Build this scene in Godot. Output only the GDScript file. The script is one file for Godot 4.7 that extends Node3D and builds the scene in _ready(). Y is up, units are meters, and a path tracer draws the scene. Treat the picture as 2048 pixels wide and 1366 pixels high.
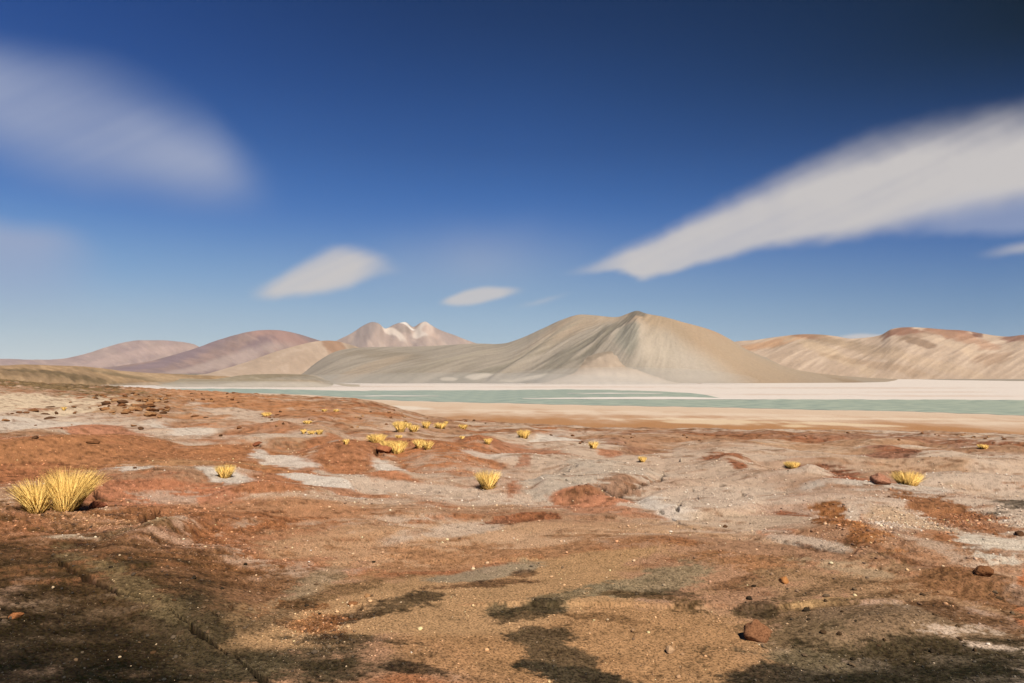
extends Node3D
# A high desert: rocky red ground with golden tussocks, a pale green salt lake below it, and bare mountains behind.
# Metres, y up. The camera stands 1.7 m above the ground and looks along -z.

const FOCAL := 1365.0            # focal length and frame centre, in pixels of a 2048 x 1366 picture
const CX := 1024.0
const CY := 683.0
const HORIZON := 742.0
const EYE := 1.7
const LAKE := -28.3              # level of the salt flat

var pitch := atan((HORIZON - CY) / FOCAL)
var rng := RandomNumberGenerator.new()
var taken := {}
var noise_wide := FastNoiseLite.new()
var noise_fine := FastNoiseLite.new()
var noise_grit := FastNoiseLite.new()
var noise_swell := FastNoiseLite.new()
var noise_ridge := FastNoiseLite.new()
var ground: Sheet
var sun_dir := Vector3.ZERO

# ---------------------------------------------------------------- helpers

func numbered(called: String) -> String:
	if not taken.has(called):
		taken[called] = 0
		return called
	taken[called] += 1
	return "%s_%03d" % [called, taken[called]]

func tag(o: Node, label := "", category := "", group := "", kind := "") -> void:
	if label: o.set_meta("label", label)
	if category: o.set_meta("category", category)
	if group: o.set_meta("group", group)
	if kind: o.set_meta("kind", kind)

func put(called: String, mesh: Mesh, material: Material, parent: Node = self) -> MeshInstance3D:
	var o := MeshInstance3D.new()
	o.name = numbered(called) if parent == self else called
	o.mesh = mesh
	if material: o.material_override = material
	parent.add_child(o, true)
	return o

func ray(px: float, py: float) -> Vector3:
	var v := Vector3((px - CX) / FOCAL, (CY - py) / FOCAL, -1.0)
	return v.rotated(Vector3.RIGHT, pitch)

func on_lake(px: float, py: float, level := LAKE) -> Vector3:
	var r := ray(px, py)
	return Vector3(0, EYE, 0) + r * ((level - EYE) / r.y)

func lin(r: float, g: float, b: float, k := 1.0) -> Color:
	var c := Color(r / 255.0, g / 255.0, b / 255.0).srgb_to_linear()
	return Color(c.r * k, c.g * k, c.b * k)

func curve(pts: Array, x: float) -> float:      # piecewise curve through [x, y] pairs, smooth between them
	if x <= pts[0][0]: return pts[0][1]
	for k in range(1, pts.size()):
		if x <= pts[k][0]:
			var a = pts[k - 1]
			var b = pts[k]
			var t: float = (x - a[0]) / (b[0] - a[0])
			var ma: float = (b[1] - a[1]) if k < 2 else (b[1] - pts[k - 2][1]) * (b[0] - a[0]) / (b[0] - pts[k - 2][0])
			var mb: float = (b[1] - a[1]) if k + 1 >= pts.size() else (pts[k + 1][1] - a[1]) * (b[0] - a[0]) / (pts[k + 1][0] - a[0])
			var t2 := t * t
			var t3 := t2 * t
			return (2 * t3 - 3 * t2 + 1) * a[1] + (t3 - 2 * t2 + t) * ma + (-2 * t3 + 3 * t2) * b[1] + (t3 - t2) * mb
	return pts[-1][1]

# A surface of rows and columns. Relief and stains are laid on it by the place on the surface.
class Sheet:
	var nr := 0
	var nc := 0
	var u0 := 0.0
	var du := 0.0
	var x := PackedFloat32Array()
	var y := PackedFloat32Array()
	var z := PackedFloat32Array()
	var row := PackedFloat32Array()     # picture row of each point before relief, to find a place by sight
	var w1 := PackedFloat32Array()      # wide and fine raggedness
	var w2 := PackedFloat32Array()
	var w3 := PackedFloat32Array()      # sideways drift of stain outlines
	var drift := 0.0
	var col := PackedColorArray()
	var host: Node3D
	var crisp := 1.0

	func setup(rows: int, cols: int, first: float, last: float, h: Node3D) -> void:
		nr = rows; nc = cols; u0 = first; du = (last - first) / (cols - 1); host = h
		for a in [x, y, z, row, w1, w2]: pass
		x.resize(nr * nc); y.resize(nr * nc); z.resize(nr * nc); row.resize(nr * nc)
		w1.resize(nr * nc); w2.resize(nr * nc); w3.resize(nr * nc); col.resize(nr * nc)

	func sight() -> void:
		var cp := cos(host.pitch)
		var sp := sin(host.pitch)
		for k in nr * nc:
			var yy := y[k] - 1.7
			var fwd := -z[k] * cp + yy * sp
			row[k] = 683.0 - 1365.0 * (yy * cp + z[k] * sp) / maxf(fwd, 0.1)

	func column(px: float) -> float:
		return ((px - 1024.0) / 1365.0 - u0) / du

	func line(px: float, py: float) -> float:      # row index at which the surface is seen at py (rows run away from the viewer)
		var j := clampi(roundi(column(px)), 0, nc - 1)
		var lo := 0
		var hi := nr - 1
		while hi - lo > 1:
			var m := (lo + hi) >> 1
			if row[m * nc + j] > py: lo = m
			else: hi = m
		var a := row[lo * nc + j]
		var b := row[hi * nc + j]
		return lo + (clampf((a - py) / (a - b), -3.0, 3.0) if absf(a - b) > 1e-4 else 0.0)

	func stain(px: float, py: float, rx: float, ry: float, turn: float, c: Color, strength := 1.0, soft := 0.25, rag := 0.5, fine := 0.25) -> void:
		var jc := column(px)
		var ic := line(px, py)
		var rj := rx / 1365.0 / du
		var ri := maxf(0.6, absf(line(px, py - ry) - line(px, py + ry)) * 0.5)
		soft *= crisp
		fine *= 2.0 - crisp
		var ca := cos(deg_to_rad(turn))
		var sa := sin(deg_to_rad(turn))
		var reach := 1.0 + soft + rag * 0.8 + fine * 0.6 + drift * 0.6
		var kj := rj / maxf(rx, 0.01)      # index units per pixel
		var ki := ri / maxf(ry, 0.01)
		var ej := (absf(rx * ca) + absf(ry * sa)) * kj * reach
		var ei := (absf(rx * sa) + absf(ry * ca)) * ki * reach
		for i in range(maxi(0, int(ic - ei)), mini(nr, int(ic + ei) + 2)):
			var dy := -(i - ic) / ki
			for j in range(maxi(0, int(jc - ej)), mini(nc, int(jc + ej) + 2)):
				var dx := (j - jc) / kj
				var k := i * nc + j
				var a := (dx * ca + dy * sa) / rx + drift * w3[k]
				var b := (dy * ca - dx * sa) / ry + drift * 1.3 * w1[k]
				var q := sqrt(a * a + b * b) + rag * w1[k] + fine * w2[k]
				if q < 1.0 + soft:
					var w := 1.0
					if q > 1.0 - soft:
						w = (1.0 + soft - q) / (2.0 * soft)
						w = w * w * (3.0 - 2.0 * w)
					col[k] = col[k].lerp(c, w * strength)

	func mound(px: float, py: float, rx: float, ry: float, turn: float, high: float, flat := 0.0, rag := 0.25) -> void:
		var jc := column(px)
		var ic := line(px, py)
		var rj := rx / 1365.0 / du
		var ri := maxf(0.6, absf(line(px, py - ry) - line(px, py + ry)) * 0.5)
		var ca := cos(deg_to_rad(turn))
		var sa := sin(deg_to_rad(turn))
		var kj := rj / rx
		var ki := ri / ry
		var ej := (absf(rx * ca) + absf(ry * sa)) * kj * 1.3
		var ei := (absf(rx * sa) + absf(ry * ca)) * ki * 1.3
		for i in range(maxi(0, int(ic - ei)), mini(nr, int(ic + ei) + 2)):
			var dy := -(i - ic) / ki
			for j in range(maxi(0, int(jc - ej)), mini(nc, int(jc + ej) + 2)):
				var dx := (j - jc) / kj
				var a := (dx * ca + dy * sa) / rx
				var b := (dy * ca - dx * sa) / ry
				var k := i * nc + j
				var q := sqrt(a * a + b * b) + rag * w1[k]
				if q < 1.0:
					var w := clampf((1.0 - q) / (1.0 - flat), 0.0, 1.0)
					y[k] += high * w * w * (3.0 - 2.0 * w)

	func crack(pts: Array, width: float, deep: float, c: Color, dark := 0.6) -> void:
		for s in pts.size() - 1:
			var j0 := column(pts[s][0])
			var i0 := line(pts[s][0], pts[s][1])
			var j1 := column(pts[s + 1][0])
			var i1 := line(pts[s + 1][0], pts[s + 1][1])
			var m := 8.0
			for i in range(maxi(0, int(minf(i0, i1) - m)), mini(nr, int(maxf(i0, i1) + m))):
				for j in range(maxi(0, int(minf(j0, j1) - m)), mini(nc, int(maxf(j0, j1) + m))):
					var k := i * nc + j
					var di := i + w1[k] * 4.0 + w2[k] * 4.0 - i0
					var dj := j + w3[k] * 5.0 - w2[k] * 3.0 - j0
					var li := i1 - i0
					var lj := j1 - j0
					var t := (di * li + dj * lj) / (li * li + lj * lj)
					if t < 0.0 or t > 1.0: continue
					var off := sqrt(pow(di - t * li, 2) + pow(dj - t * lj, 2))
					var w := clampf(1.6 - off / (width * clampf(0.65 + w2[k] * 1.5 + w1[k], 0.15, 1.5)), 0.0, 1.0)
					y[k] -= deep * w
					col[k] = col[k].lerp(c, w * dark)

	func height(px_: float, pz_: float) -> float:
		var j := clampf((px_ / -pz_ - u0) / du, 0.0, nc - 1.001)
		var lo := 0
		var hi := nr - 1
		while hi - lo > 1:
			var m := (lo + hi) >> 1
			if z[m * nc] > pz_: lo = m
			else: hi = m
		var ti := clampf((pz_ - z[lo * nc]) / (z[hi * nc] - z[lo * nc]), 0.0, 1.0)
		var jj := int(j)
		var tj := j - jj
		return lerpf(lerpf(y[lo * nc + jj], y[lo * nc + jj + 1], tj), lerpf(y[hi * nc + jj], y[hi * nc + jj + 1], tj), ti)

	func tone(px_: float, pz_: float) -> Color:
		var j := clampi(roundi((px_ / -pz_ - u0) / du), 0, nc - 1)
		var lo := 0
		var hi := nr - 1
		while hi - lo > 1:
			var m := (lo + hi) >> 1
			if z[m * nc] > pz_: lo = m
			else: hi = m
		return col[lo * nc + j]

	func build() -> ArrayMesh:
		var v := PackedVector3Array()
		var n := PackedVector3Array()
		v.resize(nr * nc); n.resize(nr * nc)
		for k in nr * nc:
			v[k] = Vector3(x[k], y[k], z[k])
		for i in nr:
			var up := mini(i + 1, nr - 1) * nc
			var dn := maxi(i - 1, 0) * nc
			for j in nc:
				var a := v[i * nc + mini(j + 1, nc - 1)] - v[i * nc + maxi(j - 1, 0)]
				var b := v[up + j] - v[dn + j]
				n[i * nc + j] = a.cross(b).normalized()
		var f := PackedInt32Array()
		f.resize((nr - 1) * (nc - 1) * 6)
		var q := 0
		for i in nr - 1:
			for j in nc - 1:
				var k := i * nc + j
				f[q] = k; f[q + 1] = k + nc; f[q + 2] = k + 1
				f[q + 3] = k + 1; f[q + 4] = k + nc; f[q + 5] = k + nc + 1
				q += 6
		var arr := []
		arr.resize(Mesh.ARRAY_MAX)
		arr[Mesh.ARRAY_VERTEX] = v
		arr[Mesh.ARRAY_NORMAL] = n
		arr[Mesh.ARRAY_COLOR] = col
		arr[Mesh.ARRAY_INDEX] = f
		var m := ArrayMesh.new()
		m.add_surface_from_arrays(Mesh.PRIMITIVE_TRIANGLES, arr)
		return m

# ---------------------------------------------------------------- materials

func soil(rough: float, tile: float, low: float, bump: float, seed_: int) -> StandardMaterial3D:
	var m := StandardMaterial3D.new()
	m.vertex_color_use_as_albedo = true
	m.roughness = rough
	m.metallic_specular = 0.15
	m.uv1_triplanar = true
	m.uv1_world_triplanar = true
	m.uv1_scale = Vector3.ONE / tile
	var fn := FastNoiseLite.new()
	fn.seed = seed_
	fn.noise_type = FastNoiseLite.TYPE_SIMPLEX_SMOOTH
	fn.frequency = 0.055
	fn.fractal_octaves = 5
	fn.fractal_gain = 0.7
	var g := Gradient.new()
	g.offsets = PackedFloat32Array([0.24, 0.44, 0.62, 0.8])
	g.colors = PackedColorArray([Color(low, low, low), Color(0.9, 0.9, 0.9), Color(0.97, 0.96, 0.95), Color(1, 1, 1)])
	var t := NoiseTexture2D.new()
	t.noise = fn; t.width = 1024; t.height = 1024; t.seamless = true; t.color_ramp = g
	m.albedo_texture = t
	if bump > 0.0:
		var nt := NoiseTexture2D.new()
		nt.noise = fn; nt.width = 1024; nt.height = 1024; nt.seamless = true; nt.as_normal_map = true; nt.bump_strength = 6.0
		m.normal_enabled = true
		m.normal_texture = nt
		m.normal_scale = bump
	return m

# ---------------------------------------------------------------- sky

func cloud(px: float, py: float, top: Array, bottom: Array, soft_top: float, soft_bottom: float, first: float, last: float, fade_first: float, fade_last: float) -> float:
	if px < first or px > last: return 0.0
	var t := curve(top, px)
	var b := curve(bottom, px)
	if py < t - soft_top or py > b + soft_bottom: return 0.0
	var w := smoothstep(-soft_top, soft_top, py - t) * smoothstep(-soft_bottom, soft_bottom, b - py)
	return w * smoothstep(first, first + fade_first, px) * smoothstep(last, last - fade_last, px)

func air(stops: Array) -> Gradient:
	var g := Gradient.new()
	var at := PackedFloat32Array()
	var cs := PackedColorArray()
	for q in stops:
		at.append(q[0])
		cs.append(lin(q[1], q[2], q[3], 1.0 / EXPOSURE))
	g.interpolation_mode = Gradient.GRADIENT_INTERPOLATE_CUBIC
	g.offsets = at
	g.colors = cs
	return g

const EXPOSURE := 1.6

func sky_image() -> Image:
	var w := 3072
	var h := 1536
	var data := PackedFloat32Array()
	data.resize(w * h * 3)
	var wisp := FastNoiseLite.new()
	wisp.seed = 5
	wisp.frequency = 0.006
	wisp.fractal_octaves = 3
	var half := h / 2
	var west := air([[0.0, 200, 208, 208], [0.055, 172, 190, 203], [0.13, 128, 163, 202], [0.22, 82, 124, 186], [0.385, 44, 80, 144], [0.6, 34, 62, 116], [1.0, 26, 48, 92]])
	var middle := air([[0.0, 184, 199, 206], [0.05, 165, 187, 204], [0.104, 138, 167, 197], [0.21, 82, 122, 181], [0.308, 52, 89, 148], [0.468, 30, 57, 102], [0.65, 24, 46, 82], [1.0, 26, 48, 92]])
	var east := air([[0.0, 158, 177, 190], [0.072, 121, 150, 181], [0.17, 70, 108, 165], [0.26, 40, 72, 122], [0.385, 14, 33, 52], [0.6, 16, 34, 58], [1.0, 26, 48, 92]])
	for r in half + 6:
		var el := (0.5 - (r + 0.5) / h) * PI
		var ce := cos(el)
		var se := sin(el)
		# clear thin air: paler near the horizon, darkest away from the sun's side (light there is polarised)
		var kw := west.sample(maxf(se, 0.0))
		var km := middle.sample(maxf(se, 0.0))
		var ke := east.sample(maxf(se, 0.0))
		for c in w:
			var az := (c + 0.5) / w * TAU
			var d := Vector3(sin(az) * ce, se, -cos(az) * ce)
			var side := clampf(d.x / 0.57, -1.0, 1.0)
			var k: Color = km.lerp(kw, side * side * 0.4 - side * 0.6) if side < 0.0 else km.lerp(ke, side * side * 0.4 + side * 0.6)
			if d.z < -0.3 and el < 0.75:
				# clouds, in directions round the view, drawn long by the wind
				var e := d.rotated(Vector3.RIGHT, -pitch)
				var px := CX + FOCAL * e.x / -e.z
				var py := CY - FOCAL * e.y / -e.z
				if px > -900 and px < 2900 and py < 800:
					var n := wisp.get_noise_2d(px * 0.55 + py * 0.9, (py - px * -0.42) * 2.6)
					var n2 := wisp.get_noise_2d(px * 1.8 + 400.0, py * 1.8)
					var n3 := wisp.get_noise_2d(px * 0.22 + 900.0, py * 0.3)
					var streak := n * 9.0 + n2 * 9.0
					var y1 := py + n3 * 60.0
					# wide veil on the left
					var a := cloud(px, y1, VEIL_TOP, VEIL_BOTTOM, 78.0, 85.0, -900.0, 590.0, 500.0, 180.0) * 0.82
					k = k.lerp(CLOUD_COOL, clampf(a * (0.95 + 0.4 * n3 + 0.10 * n), 0.0, 1.0))
					a = cloud(px, y1, VEIL2_TOP, VEIL2_BOTTOM, 38.0, 110.0, -900.0, 250.0, 400.0, 190.0) * 0.75
					k = k.lerp(CLOUD_COOL, clampf(a, 0.0, 1.0))
					# lens cloud and its small neighbour
					a = cloud(px, py + streak * 0.45, LENS_TOP, LENS_BOTTOM, 20.0, 12.0, 485.0, 825.0, 70.0, 130.0)
					k = k.lerp(CLOUD_WARM, clampf(a * (0.92 + 0.25 * n), 0.0, 0.95))
					a = cloud(px, py + streak * 0.2, SMALL_TOP, SMALL_BOTTOM, 6.0, 6.0, 870.0, 1058.0, 35.0, 60.0)
					k = k.lerp(CLOUD_WARM, clampf(a * 0.85, 0.0, 1.0))
					a = exp(-pow((px - 960.0) / 190.0, 2.0) - pow((py - 510.0 + (px - 960.0) * 0.16) / 60.0, 2.0)) * clampf(0.6 + n3 * 1.2, 0.0, 1.0)
					k = k.lerp(CLOUD_WARM, a * 0.22)
					a = exp(-pow((px - 1085.0) / 36.0, 2.0) - pow((py - 601.0 + (px - 1085.0) * 0.24 + n2 * 6.0) / 4.0, 2.0))
					k = k.lerp(CLOUD_WARM, a * 0.30)
					# long cloud on the right, drawn to a point
					a = cloud(px, py + streak * 0.6, WING_TOP, WING_BOTTOM, clampf(10.0 + (px - 1150.0) * 0.075, 9.0, 58.0), clampf(10.0 + (px - 1300.0) * 0.032, 9.0, 34.0), 1090.0, 2900.0, 190.0, 700.0)
					k = k.lerp(CLOUD_WARM, clampf(pow(a, 1.15) * (0.95 + 0.12 * n + 0.04 * n2 + 0.14 * n3), 0.0, 0.97))
					a = cloud(px, py + streak * 0.5, UNDER_TOP, UNDER_BOTTOM, 30.0, 16.0, 1690.0, 2900.0, 260.0, 700.0)
					k = k.lerp(CLOUD_COOL, clampf(a * 0.62, 0.0, 1.0))
					a = cloud(px, py + streak * 0.3, TAIL_TOP, TAIL_BOTTOM, 9.0, 9.0, 1930.0, 2900.0, 130.0, 700.0)
					k = k.lerp(CLOUD_WARM, clampf(a * 0.55, 0.0, 1.0))
					a = cloud(px, py, [[1660, 674], [1720, 668], [1770, 670]], [[1660, 690], [1770, 690]], 2.0, 5.0, 1650.0, 1800.0, 60.0, 30.0)
					k = k.lerp(CLOUD_WARM, a * 0.9)
			var o := (r * w + c) * 3
			data[o] = k.r; data[o + 1] = k.g; data[o + 2] = k.b
	var low := Color(0.20, 0.15, 0.11)
	for r in range(half + 6, h):
		for c in w:
			var o := (r * w + c) * 3
			data[o] = low.r; data[o + 1] = low.g; data[o + 2] = low.b
	return Image.create_from_data(w, h, false, Image.FORMAT_RGBF, data.to_byte_array())

var CLOUD_WARM := lin(202, 197, 195, 1.0 / EXPOSURE)
var CLOUD_COOL := lin(158, 168, 194, 1.0 / EXPOSURE)
const VEIL_TOP := [[-900, -60], [-300, 30], [0, 95], [150, 135], [300, 205], [430, 290], [520, 385], [560, 430]]
const VEIL_BOTTOM := [[-900, 60], [-300, 170], [0, 275], [200, 345], [350, 395], [520, 415], [560, 430]]
const VEIL2_TOP := [[-900, 380], [-200, 395], [0, 425], [120, 465], [250, 540]]
const VEIL2_BOTTOM := [[-900, 540], [0, 560], [250, 600]]
const LENS_TOP := [[485, 590], [545, 568], [600, 532], [660, 502], [710, 500], [760, 512], [815, 540]]
const LENS_BOTTOM := [[485, 596], [560, 594], [620, 588], [690, 572], [750, 552], [815, 540]]
const SMALL_TOP := [[870, 606], [905, 592], [940, 579], [990, 575], [1058, 578]]
const SMALL_BOTTOM := [[870, 608], [920, 610], [960, 606], [1005, 595], [1058, 580]]
const WING_TOP := [[1105, 556], [1200, 520], [1300, 478], [1400, 432], [1500, 388], [1700, 310], [1900, 262], [2048, 234], [2900, 80]]
const WING_BOTTOM := [[1105, 552], [1180, 547], [1240, 545], [1285, 556], [1340, 545], [1420, 522], [1550, 490], [1700, 470], [1850, 440], [2048, 400], [2900, 260]]
const UNDER_TOP := [[1690, 455], [1850, 420], [2048, 390], [2900, 250]]
const UNDER_BOTTOM := [[1690, 470], [1850, 468], [2048, 466], [2900, 440]]
const TAIL_TOP := [[1930, 512], [1990, 497], [2048, 486], [2900, 380]]
const TAIL_BOTTOM := [[1930, 514], [1990, 512], [2048, 506], [2900, 440]]

# ---------------------------------------------------------------- ground

const EDGE_ROW := [[-1400, 752], [-250, 752], [0, 759], [100, 767], [200, 771.5], [300, 777], [420, 784], [560, 791], [680, 797], [740, 804], [800, 820], [870, 837], [1024, 849], [1200, 859], [1536, 864], [1800, 867], [2048, 876], [2600, 890], [3600, 900]]
const EDGE_DEPTH := [[-1400, 220], [0, 200], [300, 160], [450, 115], [600, 84], [800, 62], [1024, 58], [2048, 58], [3600, 58]]

func ground_height(u: float, d: float) -> float:
	var px := CX + FOCAL * u
	var de := curve(EDGE_DEPTH, px)
	var he := (curve(EDGE_ROW, px) - HORIZON) / FOCAL * de
	if d <= 6.0: return 0.0
	if d <= de: return -(he - EYE) * pow((d - 6.0) / (de - 6.0), 1.5)
	var s := d - de
	return maxf(EYE - he - 0.34 * s * s / (s + 14.0) - 0.05 * s, LAKE - 1.2)

func flat(d: float) -> float:      # wind and water have drawn the far ground out sideways
	return minf(0.7, 3.2 / d)

func make_ground() -> void:
	var depth := PackedFloat32Array()
	var d := 0.7
	while d < 330.0:
		depth.append(d)
		d += 0.08 if d < 3.2 else minf(0.0009 * d * d, (0.008 if d < 90.0 else 0.02) * d)
	var m := soil(0.95, 1.3, 0.5, 0.5, 11)
	ground = land(depth, 1201, -0.93, 0.93)
	tag(put("ground", ground.build(), m), "rocky ground of red soil, pale slabs and dark crust, lower corners painted darker as vignette", "ground", "", "structure")
	# the land out of the frame: at the viewer's feet, on both sides and behind
	tag(put("ground", land(depth, 140, -2.1, -0.93).build(), m), "rocky ground beyond the left edge", "ground", "", "structure")
	tag(put("ground", land(depth, 140, 0.93, 2.1).build(), m), "rocky ground beyond the right edge", "ground", "", "structure")
	var s := Sheet.new()
	s.setup(120, 120, 0, 1, self)
	for i in s.nr:
		for j in s.nc:
			var k := i * s.nc + j
			s.x[k] = lerpf(-60.0, 60.0, float(j) / (s.nc - 1))
			s.z[k] = lerpf(90.0, -3.4, float(i) / (s.nr - 1))
			s.y[k] = -0.10 + noise_wide.get_noise_2d(s.x[k], s.z[k]) * 0.06
			s.col[k] = lin(104, 80, 56, ALB).lerp(lin(184, 144, 106, ALB), smoothstep(-0.15, 0.25, noise_wide.get_noise_2d(s.x[k] + 40.0, s.z[k])))
	tag(put("ground", s.build(), m), "bare ground behind the viewer", "ground", "", "structure")

func land(depth: PackedFloat32Array, columns: int, first: float, last: float) -> Sheet:
	var g := Sheet.new()
	g.setup(depth.size(), columns, first, last, self)
	for i in g.nr:
		for j in g.nc:
			var k := i * g.nc + j
			var u := g.u0 + g.du * j
			g.x[k] = u * depth[i]
			g.z[k] = -depth[i]
	# the slope of the land changes slowly with u: take it on every eighth column and blend between
	for i in g.nr:
		for j in range(0, g.nc, 8):
			var h0 := ground_height(g.u0 + g.du * j, depth[i])
			var h1 := ground_height(g.u0 + g.du * (j + 8), depth[i])
			for s in 8:
				if j + s < g.nc: g.y[i * g.nc + j + s] = lerpf(h0, h1, s / 8.0)
	g.sight()
	for k in g.nr * g.nc:
		g.w1[k] = noise_wide.get_noise_2d(g.x[k], g.z[k])
		g.w2[k] = noise_fine.get_noise_2d(g.x[k] * flat(-g.z[k]), g.z[k]) + noise_grit.get_noise_2d(g.x[k] * flat(-g.z[k]), g.z[k] * 1.2) * 0.4
	g.crisp = 0.55
	g.drift = 0.65
	for k in g.nr * g.nc: g.w3[k] = noise_wide.get_noise_2d(g.x[k] * 1.6 + 77.0, g.z[k] * 1.6)
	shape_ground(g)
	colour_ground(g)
	# small relief and grain
	for i in g.nr:
		var dd := depth[i]
		var speck := 0.0
		var rough := clampf(dd / 12.0, 0.75, 2.2) * (1.0 if dd < 70.0 else 0.8)
		for j in g.nc:
			var k := i * g.nc + j
			var grit := noise_grit.get_noise_2d(g.x[k] * flat(dd), g.z[k] * 1.1)
			var pale := clampf((g.col[k].g - 0.08) * 8.0, 0.0, 1.0)
			g.y[k] += (g.w2[k] * 0.007 * rough + grit * 0.003) * (1.0 - 0.5 * pale)
			var c := g.col[k]
			speck = lerpf(speck, rng.randf() - 0.5, 0.45)
			var s := 1.0 + g.w2[k] * (0.34 - 0.22 * pale) + grit * (0.36 - 0.24 * pale) + speck * (0.5 - 0.34 * pale)
			s -= smoothstep(0.22, 0.34, -grit - g.w2[k] * 0.3) * (0.30 - 0.14 * pale)
			s += smoothstep(0.26, 0.36, grit + g.w2[k] * 0.2) * 0.25 * (1.0 - pale)
			s = clampf(s, 0.45, 1.8)
			g.col[k] = Color(c.r * s, c.g * s, c.b * s * (0.96 + 0.04 * s))
	return g

func shape_ground(g: Sheet) -> void:
	for i in g.nr:
		var dd := -g.z[i * g.nc]
		var amp := 0.16 * smoothstep(3.0, 14.0, dd) + 0.05 + 0.25 * smoothstep(30.0, 120.0, dd)
		for j in g.nc:
			var k := i * g.nc + j
			g.y[k] += amp * noise_swell.get_noise_2d(g.x[k], g.z[k])
	# swells and humps
	g.mound(120, 905, 420, 34, 0, 0.28)
	g.mound(60, 1010, 150, 50, 0, 0.10)
	g.mound(690, 905, 120, 26, 0, 0.24)
	g.mound(880, 920, 130, 36, 8, 0.30)
	g.mound(960, 900, 70, 20, 0, 0.22)
	g.mound(560, 990, 170, 26, 0, 0.14)
	g.mound(640, 870, 70, 12, 0, 0.22)
	g.mound(560, 862, 80, 12, 0, 0.2)
	g.mound(1190, 965, 140, 34, -6, 0.09, 0.75)
	g.mound(1190, 1005, 110, 16, 8, 0.10)
	g.mound(1400, 1010, 130, 32, 0, 0.08, 0.7)
	g.mound(1620, 960, 60, 14, 0, 0.12)
	g.mound(1300, 1100, 260, 40, 0, 0.06)
	g.mound(330, 1075, 150, 34, -18, 0.16)
	g.mound(360, 1200, 260, 110, 20, 0.10)
	g.mound(1700, 1090, 200, 40, 14, 0.10)
	g.mound(1940, 1165, 190, 24, 6, 0.10)
	g.mound(1760, 1250, 240, 60, 0, 0.07)
	g.mound(270, 818, 110, 16, 0, 0.35)
	g.mound(1250, 890, 120, 10, 0, 0.2)
	g.mound(1460, 925, 60, 12, 0, 0.16)
	g.mound(60, 762, 130, 6, 4, 0.9)

func y_step(g: Sheet, k: int, b: float, wide: float) -> void:
	g.y[k] += 0.022 * smoothstep(-wide, wide, b)

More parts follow.
